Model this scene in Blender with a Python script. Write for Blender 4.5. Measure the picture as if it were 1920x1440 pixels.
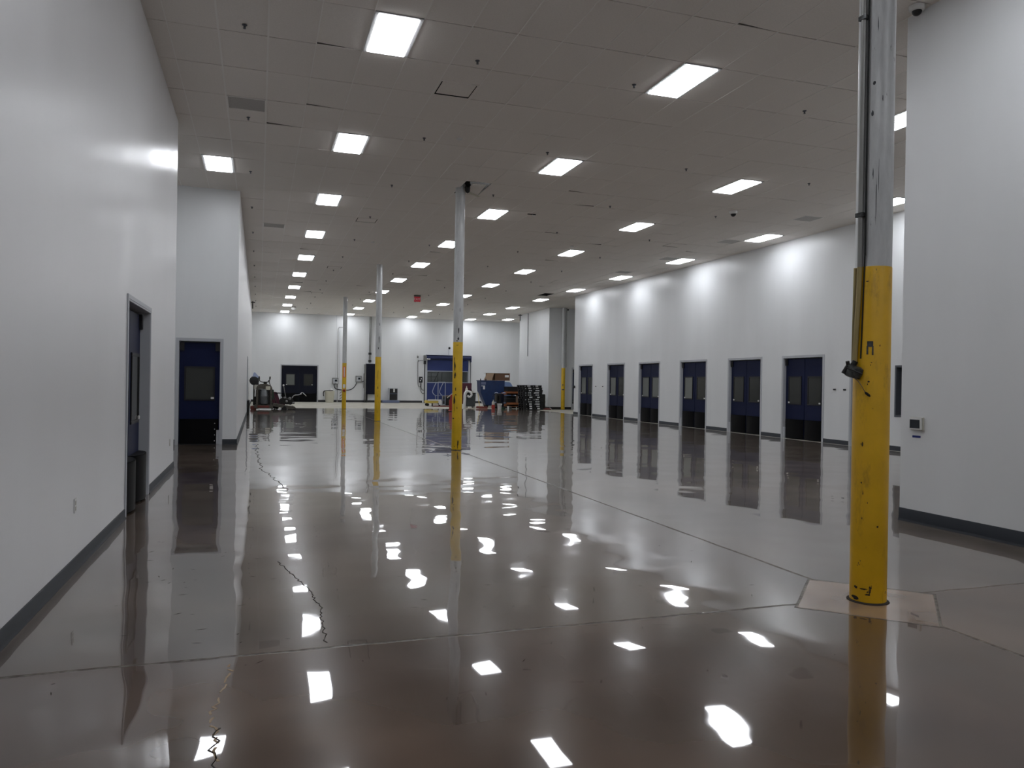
import bpy, bmesh, math, random
from mathutils import Vector, Matrix
random.seed(7)
for o in list(bpy.data.objects): bpy.data.objects.remove(o)
S = bpy.context.scene
COL = S.collection
PI = math.pi

# ------------------------------------------------------------------ camera, world, exposure
EYE = 1.55
CEIL = 5.914
yaw, pitch, roll = .32036, -.00231, .01589
cy, sy, cp, sp = math.cos(yaw), math.sin(yaw), math.cos(pitch), math.sin(pitch)
fw = Vector((sy*cp, cy*cp, sp)); rt = Vector((cy, -sy, 0)); up = rt.cross(fw)
r2 = rt*math.cos(roll) + up*math.sin(roll)
u2 = -rt*math.sin(roll) + up*math.cos(roll)
cam_data = bpy.data.cameras.new('camera')
cam_data.sensor_width = 36.0
cam_data.lens = 1430.7/1920*36
cam_data.clip_end = 200
cam = bpy.data.objects.new('camera', cam_data)
COL.objects.link(cam)
mw = Matrix((r2, u2, -fw)).transposed().to_4x4()
mw.translation = Vector((0, 0, EYE))
cam.matrix_world = mw
S.camera = cam

world = bpy.data.worlds.new('world'); S.world = world
world.use_nodes = True
world.node_tree.nodes['Background'].inputs[0].default_value = (.6, .65, .7, 1)
world.node_tree.nodes['Background'].inputs[1].default_value = .01

S.view_settings.view_transform = 'Standard'
S.view_settings.look = 'None'
S.view_settings.gamma = 1
S.view_settings.exposure = 0.0
S.view_settings.use_curve_mapping = False
LIGHT = 19.5          # emission strength of the ceiling panels

# ------------------------------------------------------------------ materials
def lin(c):
    return tuple(((v/255)/12.92 if v/255 <= .04045 else ((v/255+.055)/1.055)**2.4) for v in c)

def mat(name, col, rough=.5, metal=0., coat=0., spec=.5, emit=None, strength=0., noise=None, bump=None, alpha=None):
    """col in sRGB 0-255. noise=(scale, amount, stretch) mottles the colour, bump=(scale, distance, stretch)"""
    m = bpy.data.materials.new(name); m.use_nodes = True
    nt = m.node_tree; b = nt.nodes['Principled BSDF']
    c = lin(col)
    b.inputs['Base Color'].default_value = (*c, 1)
    b.inputs['Roughness'].default_value = rough
    b.inputs['Metallic'].default_value = metal
    b.inputs['Specular IOR Level'].default_value = spec
    b.inputs['Coat Weight'].default_value = coat
    b.inputs['Coat Roughness'].default_value = .05
    if emit:
        b.inputs['Emission Color'].default_value = (*lin(emit), 1)
        b.inputs['Emission Strength'].default_value = strength
    if alpha is not None:
        b.inputs['Alpha'].default_value = alpha
    tc = None
    if noise or bump:
        tc = nt.nodes.new('ShaderNodeTexCoord')
    if noise:
        mp = nt.nodes.new('ShaderNodeMapping'); mp.inputs['Scale'].default_value = noise[2] if len(noise) > 2 else (1, 1, 1)
        nt.links.new(tc.outputs['Object'], mp.inputs['Vector'])
        nz = nt.nodes.new('ShaderNodeTexNoise'); nz.inputs['Scale'].default_value = noise[0]; nz.inputs['Detail'].default_value = 6
        nt.links.new(mp.outputs[0], nz.inputs['Vector'])
        mr = nt.nodes.new('ShaderNodeMapRange')
        mr.inputs['From Min'].default_value = .3; mr.inputs['From Max'].default_value = .7
        mr.inputs['To Min'].default_value = 1-noise[1]; mr.inputs['To Max'].default_value = 1+noise[1]
        nt.links.new(nz.outputs['Fac'], mr.inputs['Value'])
        mx = nt.nodes.new('ShaderNodeMix'); mx.data_type = 'RGBA'; mx.blend_type = 'MULTIPLY'; mx.inputs[0].default_value = 1
        mx.inputs[6].default_value = (*c, 1)
        nt.links.new(mr.outputs[0], mx.inputs[7])
        nt.links.new(mx.outputs[2], b.inputs['Base Color'])
    if bump:
        mp = nt.nodes.new('ShaderNodeMapping'); mp.inputs['Scale'].default_value = bump[2] if len(bump) > 2 else (1, 1, 1)
        nt.links.new(tc.outputs['Object'], mp.inputs['Vector'])
        nz = nt.nodes.new('ShaderNodeTexNoise'); nz.inputs['Scale'].default_value = bump[0]; nz.inputs['Detail'].default_value = 3
        nt.links.new(mp.outputs[0], nz.inputs['Vector'])
        bp = nt.nodes.new('ShaderNodeBump'); bp.inputs['Distance'].default_value = bump[1]
        nt.links.new(nz.outputs['Fac'], bp.inputs['Height'])
        nt.links.new(bp.outputs[0], b.inputs['Normal'])
    return m

class G:
    """small helper to write node maths"""
    def __init__(s, nt): s.nt = nt
    def m(s, op, a, b=None, c=None, clamp=False):
        n = s.nt.nodes.new('ShaderNodeMath'); n.operation = op; n.use_clamp = clamp
        for i, v in enumerate((a, b, c)):
            if v is None: continue
            if isinstance(v, (int, float)): n.inputs[i].default_value = v
            else: s.nt.links.new(v, n.inputs[i])
        return n.outputs[0]
    def noise(s, vec, scale, detail=4, rough=.5, stretch=None):
        if stretch:
            mp = s.nt.nodes.new('ShaderNodeMapping'); mp.inputs['Scale'].default_value = stretch
            s.nt.links.new(vec, mp.inputs['Vector']); vec = mp.outputs[0]
        n = s.nt.nodes.new('ShaderNodeTexNoise'); n.inputs['Scale'].default_value = scale
        n.inputs['Detail'].default_value = detail; n.inputs['Roughness'].default_value = rough
        s.nt.links.new(vec, n.inputs['Vector']); return n.outputs['Fac']
    def rng(s, v, a, b, c=0., d=1., smooth=False):
        n = s.nt.nodes.new('ShaderNodeMapRange'); n.clamp = True
        if smooth: n.interpolation_type = 'SMOOTHSTEP'
        s.nt.links.new(v, n.inputs[0])
        for i, k in zip((1, 2, 3, 4), (a, b, c, d)): n.inputs[i].default_value = k
        return n.outputs[0]
    def mix(s, f, a, b, mode='MIX'):
        n = s.nt.nodes.new('ShaderNodeMix'); n.data_type = 'RGBA'; n.blend_type = mode
        for i, v in ((0, f), (6, a), (7, b)):
            if isinstance(v, tuple): n.inputs[i].default_value = (*v, 1)
            elif isinstance(v, (int, float)): n.inputs[i].default_value = v
            else: s.nt.links.new(v, n.inputs[i])
        return n.outputs[2]

def floor_material():
    m = bpy.data.materials.new('polished_concrete'); m.use_nodes = True
    nt = m.node_tree; b = nt.nodes['Principled BSDF']; g = G(nt)
    tc = nt.nodes.new('ShaderNodeTexCoord'); P = tc.outputs['Object']
    sx = nt.nodes.new('ShaderNodeSeparateXYZ'); nt.links.new(P, sx.inputs[0])
    X, Y = sx.outputs[0], sx.outputs[1]
    big = g.noise(P, .45, 2, .5); mid = g.noise(P, 1.7, 1.5, .45); fine = g.noise(P, 16, 3, .6)
    wob = g.m('MULTIPLY', g.m('SUBTRACT', g.noise(P, 3.0, 5, .6), .5), .05)
    # slabs: a browner one nearest the camera, greyer ones beyond the cross joint, a paler one right of the long joint
    near = g.rng(Y, 4.50, 4.53, 1, 0)
    right = g.rng(X, 4.245, 4.255, 0, 1)
    base = g.mix(near, lin((94, 81, 71)), lin((88, 71, 59)))
    base = g.mix(g.m('MULTIPLY', right, .85), base, lin((114, 103, 92)))
    base = g.mix(g.m('MULTIPLY', g.m('MULTIPLY', right, near), .7), base, lin((98, 78, 65)))
    base = g.mix(g.rng(Y, 8, 38, 0, .5), base, lin((114, 111, 104)))
    v = g.m('MULTIPLY', g.rng(big, .3, .7, .76, 1.24, True), g.rng(mid, .25, .75, .82, 1.18, True))
    base = g.mix(1., base, v, 'MULTIPLY')
    # infill square around the nearest column
    px = g.m('ABSOLUTE', g.m('SUBTRACT', X, 4.235)); py = g.m('ABSOLUTE', g.m('SUBTRACT', Y, 4.45))
    p = g.m('ADD', g.m('ADD', px, py), g.m('MULTIPLY', wob, .35))
    inside = g.rng(p, .625, .632, 1, 0)
    tan = g.mix(g.rng(mid, .35, .65), lin((158, 134, 113)), lin((132, 112, 96)))
    base = g.mix(inside, base, tan)
    # joints
    out = g.rng(p, .60, .64, 0, 1)
    jx = g.rng(g.m('ABSOLUTE', g.m('ADD', g.m('SUBTRACT', Y, 4.51), wob)), .007, .016, 1, 0)
    jxl = g.rng(X, 4.7, 4.8, 1, .7)
    jx = g.m('MULTIPLY', jx, jxl)
    jy = g.rng(g.m('ABSOLUTE', g.m('ADD', g.m('SUBTRACT', X, 4.25), g.m('MULTIPLY', wob, .35))), .008, .018, 1, 0)
    jy = g.m('MULTIPLY', jy, g.rng(Y, 41.8, 41.9, 1, 0))
    jp = g.rng(g.m('ABSOLUTE', g.m('SUBTRACT', p, .628)), .008, .018, 1, 0)
    j = g.m('MAXIMUM', g.m('MULTIPLY', g.m('MAXIMUM', jx, jy), out), jp)
    base = g.mix(g.m('MULTIPLY', j, .8), base, g.mix(g.rng(fine, .4, .6), lin((72, 70, 66)), lin((118, 117, 109))))
    # unpolished strips: the far end of the hall, the side bay and the line along the doors
    matte = g.m('MAXIMUM', g.rng(g.m('ADD', Y, g.m('MULTIPLY', wob, 4)), 41.75, 41.9, 0, 1), g.rng(X, 14.90, 14.92, 0, 1))
    base = g.mix(matte, base, g.mix(g.rng(mid, .3, .7), lin((196, 193, 182)), lin((180, 176, 165))))
    # small dark scuffs
    vor = nt.nodes.new('ShaderNodeTexVoronoi'); vor.inputs['Scale'].default_value = 1.6
    vor.inputs['Randomness'].default_value = 1.; nt.links.new(P, vor.inputs['Vector'])
    sc = g.rng(vor.outputs['Distance'], .012, .028, .55, 0)
    base = g.mix(sc, base, lin((30, 27, 25)))
    nt.links.new(base, b.inputs['Base Color'])
    rr = g.m('MULTIPLY_ADD', mid, .10, .17)
    rr = g.m('ADD', rr, g.m('MULTIPLY', matte, .35))
    rr = g.m('ADD', rr, g.m('MULTIPLY', j, .25))
    nt.links.new(rr, b.inputs['Roughness'])
    cw = g.m('MULTIPLY', g.m('SUBTRACT', 1., matte), g.m('SUBTRACT', 1., g.m('MULTIPLY', j, .8)))
    cw = g.m('MULTIPLY', cw, .95)
    nt.links.new(cw, b.inputs['Coat Weight'])
    b.inputs['Coat Roughness'].default_value = .022
    nt.links.new(g.m('MULTIPLY_ADD', fine, .012, .018), b.inputs['Coat Roughness'])
    b.inputs['Coat IOR'].default_value = 1.44
    b.inputs['Specular IOR Level'].default_value = .08
    h = g.m('ADD', g.m('MULTIPLY', g.noise(P, .55, 2, .45), .017), g.m('MULTIPLY', g.noise(P, 1.7, 1, .4), .0030))
    h = g.m('ADD', h, g.m('MULTIPLY', j, -.0012))
    bp = nt.nodes.new('ShaderNodeBump'); bp.inputs['Distance'].default_value = 1.; bp.inputs['Strength'].default_value = 1.
    nt.links.new(h, bp.inputs['Height'])
    nt.links.new(bp.outputs[0], b.inputs['Normal']); nt.links.new(bp.outputs[0], b.inputs['Coat Normal'])
    return m

def wall_material(name, col, rough, streak=.0006):
    m = bpy.data.materials.new(name); m.use_nodes = True
    nt = m.node_tree; b = nt.nodes['Principled BSDF']; g = G(nt)
    tc = nt.nodes.new('ShaderNodeTexCoord'); P = tc.outputs['Object']
    n = g.noise(P, 1.0, 4, .5, (1.2, 1.2, .25))
    base = g.mix(1., lin(col), g.rng(n, .3, .7, .97, 1.03), 'MULTIPLY')
    nt.links.new(base, b.inputs['Base Color'])
    nt.links.new(g.rng(n, .3, .7, rough*.85, rough*1.15), b.inputs['Roughness'])
    b.inputs['Specular IOR Level'].default_value = .5
    h = g.m('ADD', g.m('MULTIPLY', g.noise(P, 1.0, 3, .5, (9, 9, .12)), streak), g.m('MULTIPLY', g.noise(P, 90, 2), .00012))
    bp = nt.nodes.new('ShaderNodeBump'); bp.inputs['Distance'].default_value = 1.; nt.links.new(h, bp.inputs['Height'])
    nt.links.new(bp.outputs[0], b.inputs['Normal'])
    return m

def chipped_paint(name, col, under, lo):
    m = bpy.data.materials.new(name); m.use_nodes = True
    nt = m.node_tree; b = nt.nodes['Principled BSDF']; g = G(nt)
    tc = nt.nodes.new('ShaderNodeTexCoord'); P = tc.outputs['Object']
    sx = nt.nodes.new('ShaderNodeSeparateXYZ'); nt.links.new(P, sx.inputs[0])
    n = g.noise(P, 17, 6, .65, (1, 1, .55)); s = g.noise(P, 3, 4, .6)
    thr = g.m('ADD', g.rng(sx.outputs[2], 0, 1.1, .63, .735), 0)
    chip = g.rng(g.m('SUBTRACT', n, thr), 0, .012, 0, 1)
    scuff = g.rng(g.noise(P, 7, 8, .75, (1, 1, .3)), .54, .72, 0, lo)
    base = g.mix(1., lin(col), g.rng(s, .3, .7, .88, 1.1), 'MULTIPLY')
    base = g.mix(scuff, base, lin((92, 70, 34)))
    base = g.mix(chip, base, lin(under))
    nt.links.new(base, b.inputs['Base Color'])
    b.inputs['Roughness'].default_value = .42
    bp = nt.nodes.new('ShaderNodeBump'); bp.inputs['Distance'].default_value = .002
    nt.links.new(g.m('MULTIPLY', chip, -1.), bp.inputs['Height']); nt.links.new(bp.outputs[0], b.inputs['Normal'])
    return m

def galvanised(name):
    m = bpy.data.materials.new(name); m.use_nodes = True
    nt = m.node_tree; b = nt.nodes['Principled BSDF']; g = G(nt)
    tc = nt.nodes.new('ShaderNodeTexCoord'); P = tc.outputs['Object']
    vor = nt.nodes.new('ShaderNodeTexVoronoi'); vor.inputs['Scale'].default_value = 22; nt.links.new(P, vor.inputs['Vector'])
    n = g.noise(P, 6, 7, .7, (1, 1, .2))
    base = g.mix(g.rng(n, .35, .68), lin((208, 210, 210)), lin((176, 178, 179)))
    base = g.mix(g.rng(g.noise(P, 14, 6, .7, (1, 1, .35)), .66, .72, 0, .8), base, lin((45, 42, 40)))
    nt.links.new(base, b.inputs['Base Color'])
    b.inputs['Metallic'].default_value = .15
    nt.links.new(g.rng(n, .3, .7, .3, .5), b.inputs['Roughness'])
    return m

M = {}
M['floor'] = floor_material()
M['wall'] = wall_material('white_wall_panel', (230, 232, 233), .36)
M['wall_gloss'] = wall_material('gloss_white_wall_panel', (228, 228, 229), .33, .00015)
M['ceil'] = mat('ceiling_tile', (238, 233, 227), .85, noise=(60, .04), spec=.2)
M['bar'] = mat('ceiling_grid', (244, 241, 236), .45)
M['plenum'] = mat('dark_plenum', (30, 27, 24), .9)
M['base'] = mat('rubber_baseboard', (46, 50, 56), .5, spec=.25)
M['baseblack'] = mat('black_baseboard', (22, 22, 24), .5)
M['navy'] = mat('navy_door_skin', (20, 28, 60), .5, spec=.15, noise=(2, .08))
M['navy_far'] = mat('dark_navy_panel', (15, 18, 34), .5, spec=.2)
M['kick'] = mat('black_bumper', (10, 10, 12), .5, spec=.1, noise=(5, .2))
M['pane'] = mat('dark_window_pane', (58, 60, 58), .12, spec=.3)
M['pane_light_painted'] = mat('window_pane_painted_lit', (112, 116, 112), .15)  # lit copy of the pane: its brightness is painted into the colour
M['gasket'] = mat('black_gasket', (18, 18, 22), .5)
M['frame'] = mat('grey_steel_frame', (190, 193, 198), .45, .0)
M['frame_dark'] = mat('dark_grey_frame', (92, 96, 103), .45, .3)  # plain dark grey for trim, window frame and sprinkler heads
M['chrome'] = mat('bright_metal', (210, 212, 214), .25, .9)
M['white'] = mat('white_plastic', (222, 222, 220), .4)
M['offwhite'] = mat('grimy_white_plastic', (192, 190, 180), .5, noise=(9, .08))
M['black'] = mat('black_plastic', (20, 20, 22), .4)
M['rubber'] = mat('black_rubber', (14, 14, 14), .7)
M['galv'] = galvanised('galvanised_steel')
M['yellow1'] = chipped_paint('worn_yellow_paint', (218, 170, 10), (62, 44, 24), .55)
M['yellow'] = chipped_paint('yellow_paint', (212, 172, 10), (50, 34, 20), .15)
M['yellowflat'] = mat('pale_yellow_plastic', (222, 196, 92), .45)
M['conduit'] = mat('grey_conduit', (138, 138, 136), .4, .6, noise=(12, .12, (1, 1, .2)))
M['conduit_y'] = mat('paint_smeared_conduit', (158, 142, 96), .5, .1, noise=(12, .25, (1, 1, .2)))
M['conduit_dark'] = mat('dark_conduit', (62, 64, 68), .45, .4)
M['castmetal'] = mat('scuffed_cast_metal', (78, 80, 80), .4, .7, noise=(40, .5))
M['lamp'] = mat('lit_diffuser', (255, 255, 255), .5, emit=(246, 249, 255), strength=LIGHT)
M['lampframe'] = mat('lamp_trim', (190, 190, 190), .4)
M['grille'] = mat('perforated_grille', (188, 185, 181), .6, noise=(220, .2))
M['seam'] = mat('painted_gap_shadow', (84, 80, 74), .8)  # dark colour painted in for the shadow between tile rows
M['duct_and_edge_shade'] = mat('dark_duct_and_edge_shade', (24, 23, 22), .9)
M['blue'] = mat('blue_curtain', (32, 50, 108), .5, noise=(1.2, .08))
M['bluehood'] = mat('deep_blue_hood', (34, 44, 88), .45)
M['bluemach'] = mat('blue_machine_paint', (22, 48, 92), .38, noise=(4, .15))
M['bluepale'] = mat('steel_blue_side', (118, 142, 184), .45, noise=(6, .06))  # paler blue on the side of the hopper
M['bluegrey'] = mat('blue_grey_metal', (112, 122, 150), .4, .3)
M['card'] = mat('cardboard', (142, 112, 88), .8, noise=(5, .06))
M['card_light'] = mat('pale_cardboard', (176, 150, 124), .8)
M['card_dark'] = mat('cardboard_inside', (108, 80, 60), .85)
M['paper'] = mat('paper_label', (225, 226, 226), .6)
M['wood'] = mat('orange_brown_wood', (160, 98, 58), .6, noise=(4, .25, (1, 8, 8)))
M['wood_pale'] = mat('weathered_wood', (126, 106, 90), .7, noise=(6, .2))
M['pallet'] = mat('black_pallet_plastic', (24, 24, 25), .5)
M['darkgrey'] = mat('dark_grey_plastic', (62, 68, 70), .5)
M['red'] = mat('red_paint', (158, 44, 34), .45)
M['redbrown'] = mat('dusty_red', (120, 56, 48), .6, noise=(20, .2))
M['maroon'] = mat('maroon_paint', (84, 36, 50), .5)
M['orange'] = mat('orange_sign', (232, 118, 62), .5)
M['machine'] = mat('dusty_machine_grey', (92, 88, 80), .55, .4, noise=(18, .3))
M['machine_dark'] = mat('oily_dark_metal', (42, 40, 38), .5, .4, noise=(18, .35))
M['drum'] = mat('grey_vacuum_drum', (112, 116, 118), .35, .5, noise=(8, .15))
M['cream'] = mat('cream_plastic', (208, 205, 188), .5)
M['alu'] = mat('aluminium_rail', (176, 182, 196), .3, .7)
M['tape'] = mat('blue_tape', (28, 42, 120), .5)
M['screen'] = mat('dark_screen', (36, 40, 46), .2)
M['crack'] = mat('crack_dark', (48, 42, 36), .9)
M['crack_pale'] = mat('crack_filler_pale', (172, 150, 122), .7)
M['exit'] = mat('red_exit_face', (170, 40, 60), .4, emit=(255, 40, 60), strength=.08)
M['signgrey'] = mat('sign_housing', (90, 92, 86), .5)
M['green'] = mat('dark_green_plastic', (38, 66, 46), .5)
M['skyblue'] = mat('pale_blue_sheet', (168, 182, 214), .6)
M['backroom'] = mat('grey_room_beyond', (120, 124, 122), .8)
M['roll_pane'] = mat('tinted_vinyl_window', (60, 64, 64), .25, alpha=.3)

# ------------------------------------------------------------------ mesh helpers
def NB(): return bmesh.new()

def box(bm, x0, x1, y0, y1, z0, z1, mtx=None):
    vs = [bm.verts.new(v) for v in ((x0,y0,z0),(x1,y0,z0),(x1,y1,z0),(x0,y1,z0),(x0,y0,z1),(x1,y0,z1),(x1,y1,z1),(x0,y1,z1))]
    if mtx:
        for v in vs: v.co = mtx @ v.co
    for f in ((0,3,2,1),(4,5,6,7),(0,1,5,4),(1,2,6,5),(2,3,7,6),(3,0,4,7)):
        bm.faces.new([vs[i] for i in f])
    return vs

def tube(bm, pts, r, n=10, cap=True):
    pts = [Vector(p) for p in pts]; rs = r if isinstance(r, (list, tuple)) else [r]*len(pts)
    rings = []; prev = None
    for i, p in enumerate(pts):
        d = (pts[min(i+1, len(pts)-1)] - pts[max(i-1, 0)]).normalized()
        if prev is None:
            a = Vector((0, 0, 1)) if abs(d.z) < .9 else Vector((1, 0, 0))
            s = d.cross(a).normalized()
        else:
            s = (prev - d*prev.dot(d)).normalized()
        prev = s; t = d.cross(s)
        rings.append([bm.verts.new(p + (s*math.cos(2*PI*k/n) + t*math.sin(2*PI*k/n))*rs[i]) for k in range(n)])
    for a, b in zip(rings, rings[1:]):
        for k in range(n):
            bm.faces.new((a[k], a[(k+1) % n], b[(k+1) % n], b[k]))
    if cap:
        bm.faces.new(rings[0][::-1]); bm.faces.new(rings[-1])

def lathe(bm, prof, c=(0, 0, 0), n=24, axis='z'):
    rings = []
    for r, z in prof:
        ring = []
        for k in range(n):
            a = 2*PI*k/n
            v = (r*math.cos(a), r*math.sin(a), z)
            if axis == 'y': v = (v[0], v[2], v[1])
            if axis == 'x': v = (v[2], v[0], v[1])
            ring.append(bm.verts.new(Vector(v) + Vector(c)))
        rings.append(ring)
    for a, b in zip(rings, rings[1:]):
        for k in range(n): bm.faces.new((a[k], a[(k+1) % n], b[(k+1) % n], b[k]))
    bm.faces.new(rings[0][::-1]); bm.faces.new(rings[-1])

def prism(bm, poly, a0, a1, axis='y', mtx=None):
    """poly in the plane across axis; y -> (x,z), x -> (y,z), z -> (x,y)"""
    def P(p, a):
        v = Vector((p[0], a, p[1])) if axis == 'y' else Vector((a, p[0], p[1])) if axis == 'x' else Vector((p[0], p[1], a))
        return mtx @ v if mtx else v
    A = [bm.verts.new(P(p, a0)) for p in poly]; B = [bm.verts.new(P(p, a1)) for p in poly]
    n = len(poly)
    for i in range(n): bm.faces.new((A[i], A[(i+1) % n], B[(i+1) % n], B[i]))
    bm.faces.new(A[::-1]); bm.faces.new(B)

def smooth_path(pts, k=6):
    pts = [Vector(p) for p in pts]; out = []
    for i in range(len(pts)-1):
        p0, p1, p2, p3 = pts[max(i-1, 0)], pts[i], pts[i+1], pts[min(i+2, len(pts)-1)]
        for j in range(k):
            t = j/k
            out.append(.5*((2*p1) + (p2-p0)*t + (2*p0-5*p1+4*p2-p3)*t*t + (-p0+3*p1-3*p2+p3)*t**3))
    out.append(pts[-1]); return out

def obj(name, bm, m, parent=None, bevel=0., loc=None, rotz=0.):
    bmesh.ops.recalc_face_normals(bm, faces=bm.faces)
    if bevel:
        es = [e for e in bm.edges if len(e.link_faces) == 2 and e.calc_face_angle(0) > .6]
        bmesh.ops.bevel(bm, geom=es, offset=bevel, segments=2, affect='EDGES', clamp_overlap=True)
    me = bpy.data.meshes.new(name); bm.to_mesh(me); bm.free()
    me.materials.append(M[m] if isinstance(m, str) else m)
    for p in me.polygons: p.use_smooth = True
    me.set_sharp_from_angle(angle=.7)
    o = bpy.data.objects.new(name, me); COL.objects.link(o)
    if parent: o.parent = parent
    if loc: o.location = loc
    if rotz: o.rotation_euler.z = rotz
    return o

def tag(o, label, cat=None, group=None, kind=None):
    if label: o['label'] = label
    if cat: o['category'] = cat
    if group: o['group'] = group
    if kind: o['kind'] = kind
    return o

def thing(name, label, cat, loc=(0, 0, 0), rotz=0., group=None, kind=None):
    o = bpy.data.objects.new(name, None); COL.objects.link(o)
    o.empty_display_size = .1
    o.location = loc; o.rotation_euler = (0, 0, rotz)
    return tag(o, label, cat, group, kind)

def kids(o): return [c for c in COL.objects if c.parent == o]
def dup(root, loc, label, rotz=None, group=None):
    def cp(o, par):
        c = o.copy(); COL.objects.link(c)
        if par: c.parent = par
        for ch in kids(o): cp(ch, c)
        return c
    r = cp(root, None); r.location = loc; r['label'] = label
    if rotz is not None: r.rotation_euler.z = rotz
    if group: r['group'] = group
    return r

# ------------------------------------------------------------------ the shell
XL, XA, XR, XN = -1.37, -.48, 15.0, 7.2        # near left wall, far left wall, right wall, near right wall
YE, Y2, YF, YB, YN = 14.2, 18.95, 41.5, 53.0, 7.1
TOP = 5.96

bm = NB(); box(bm, -4.6, 20.5, -9.5, 53.4, -.2, 0)
fl = obj('floor', bm, 'floor'); tag(fl, 'polished grey-brown concrete floor of the hall', 'floor', kind='structure')

def crack(pts, w, m, name='crack', seed=1, jag=.035, step=.06, gaps=0.):
    rnd = random.Random(seed); bm = NB()
    P = []
    for (a, b) in zip(pts, pts[1:]):
        a, b = Vector(a), Vector(b); L = (b-a).length; k = max(2, int(L/step))
        for i in range(k): P.append(a.lerp(b, i/k))
    P.append(Vector(pts[-1]))
    Q = []
    for i, p in enumerate(P):
        q = p + Vector((rnd.uniform(-jag, jag), rnd.uniform(-jag, jag)*.4)); Q.append(q)
    for i in range(len(Q)-1):
        if rnd.random() < gaps: continue
        d = (Q[i+1]-Q[i]); s = Vector((-d.y, d.x)).normalized()
        w0, w1 = w*rnd.uniform(.5, 1.2), w*rnd.uniform(.5, 1.2)
        z0, z1 = -.001, .0012
        top = [(*(Q[i]+s*w0), z1), (*(Q[i]-s*w0), z1), (*(Q[i+1]-s*w1), z1), (*(Q[i+1]+s*w1), z1)]
        vs = [bm.verts.new(v) for v in top]; vb = [bm.verts.new((v[0], v[1], z0)) for v in top]
        bm.faces.new(vs)
        for k in range(4): bm.faces.new((vs[k], vs[(k+1) % 4], vb[(k+1) % 4], vb[k]))
    return obj(name, bm, m, fl)
crack([(.18, 6.75), (.22, 6.5), (.36, 5.85), (.42, 5.3), (.40, 4.9), (.40, 4.6)], .0032, 'crack', seed=3, jag=.014, step=.035)
crack([(-.05, 18.6), (-.02, 17.0), (.06, 13.8), (.30, 12.0), (.42, 11.0)], .007, 'crack', seed=5, jag=.035, step=.15)
crack([(-.12, 4.38), (-.13, 4.1), (-.19, 3.75), (-.14, 3.45), (-.15, 3.1), (-.13, 2.8)], .0055, 'crack_pale', seed=8, gaps=.35, jag=.016, step=.03)
crack([(-.14, 3.6), (-.16, 3.4), (-.13, 3.1)], .004, 'crack', seed=9, jag=.02, step=.04)

bm = NB(); rs = random.Random(12)
for k in range(70):
    x, y = (rs.uniform(-.9, .25), rs.uniform(4.7, 8.5)) if k < 40 else (rs.uniform(-1, 4), rs.uniform(2.8, 9))
    a = rs.gauss(.3, .7); L = rs.uniform(.008, .04); w = rs.uniform(.0012, .003)
    d = Vector((math.cos(a)*L, math.sin(a)*L)); n_ = Vector((-math.sin(a)*w, math.cos(a)*w)); c = Vector((x, y))
    bm.faces.new([bm.verts.new((*(c+p), .0011)) for p in (-d, n_, d, -n_)])
sm = obj('scuff_marks', bm, 'crack', fl); sm['kind'] = 'stuff'

def slab(name, axis, face, thick, a0, a1, m, openings=(), z0=0., z1=TOP, label=None):
    """a wall with rectangular openings. axis 'x': runs along X at y=face..face+thick; 'y': runs along Y at x=face..face+thick"""
    bm = NB()
    def seg(p, q, u, v):
        if q-p < .001 or v-u < .001: return
        if axis == 'x': box(bm, p, q, min(face, face+thick), max(face, face+thick), u, v)
        else: box(bm, min(face, face+thick), max(face, face+thick), p, q, u, v)
    cur = a0
    for (o0, o1, b0, b1) in sorted(openings):
        seg(cur, o0, z0, z1)
        seg(o0, o1, b1, z1); seg(o0, o1, z0, b0)
        cur = o1
    seg(cur, a1, z0, z1)
    o = obj(name, bm, m); tag(o, label or 'white wall panel', 'wall', kind='structure'); return o

DH = 2.42
right_doors = [(33.92, 1.70), (30.64, 1.76), (27.60, 1.78), (24.30, 1.84), (21.20, 1.84), (18.41, 1.82)]
slab('wall_left', 'y', XL, -.3, -9, YE, 'wall_gloss', [(9.24, 11.02, 0, 2.40)], label='long near white wall on the left with a sheen')
slab('wall_left_return', 'x', YE, -.3, -4.3, XL-.3, 'wall', label='return wall behind the end of the near left wall')
slab('wall_alcove', 'y', -4.0, -.3, YE-.3, Y2+.3, 'wall', label='side wall of the recess on the left')
slab('wall_left_front', 'x', Y2, .3, -4.0, XA, 'wall', [(-1.76, -.84, 0, 2.40)], label='white wall facing the camera around the single navy door')
slab('wall_left_far', 'y', XA, -.3, Y2+.3, YB, 'wall_gloss', [(33.95, 35.75, 0, DH)], label='far left white wall running to the back')
slab('wall_back', 'x', YB, .3, XA-.3, 20.3, 'wall', [(1.40, 3.76, 0, 2.46), (11.30, 14.25, 0, 3.1)], label='white back wall at the far end of the hall')
slab('wall_right', 'y', XR, .4, YN, 35.35, 'wall',
     [(y-w/2+.05, y+w/2-.05, 0, DH) for y, w in right_doors] + [(15.28, 16.48, 0, 2.16), (13.8, 15.0, .84, 2.12)], label='long white wall on the right with the row of navy doors')
slab('wall_right_return', 'x', 35.35, -.3, XR+.4, 20.3, 'wall', label='return wall at the far end of the right wall')
slab('wall_far_side', 'y', 16.0, .3, YF+.3, 46.8, 'wall', label='grey-white side wall near the back right corner')
slab('wall_far_front', 'x', YF, .3, 16.0, 20.3, 'wall', [(17.5, 19.25, 0, 2.42)], label='white wall piece facing the camera behind the far yellow column')
slab('wall_far_return', 'x', 46.8, -.3, 16.3, 20.3, 'wall', label='return wall behind the far side wall')
slab('wall_outer_right', 'y', 20.3, .3, 35.0, 53.3, 'wall', label='outer wall closing the bay on the right')
slab('wall_near_right', 'y', XN, .3, -9, YN, 'wall', label='near white wall on the right with the thermostat')
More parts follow.
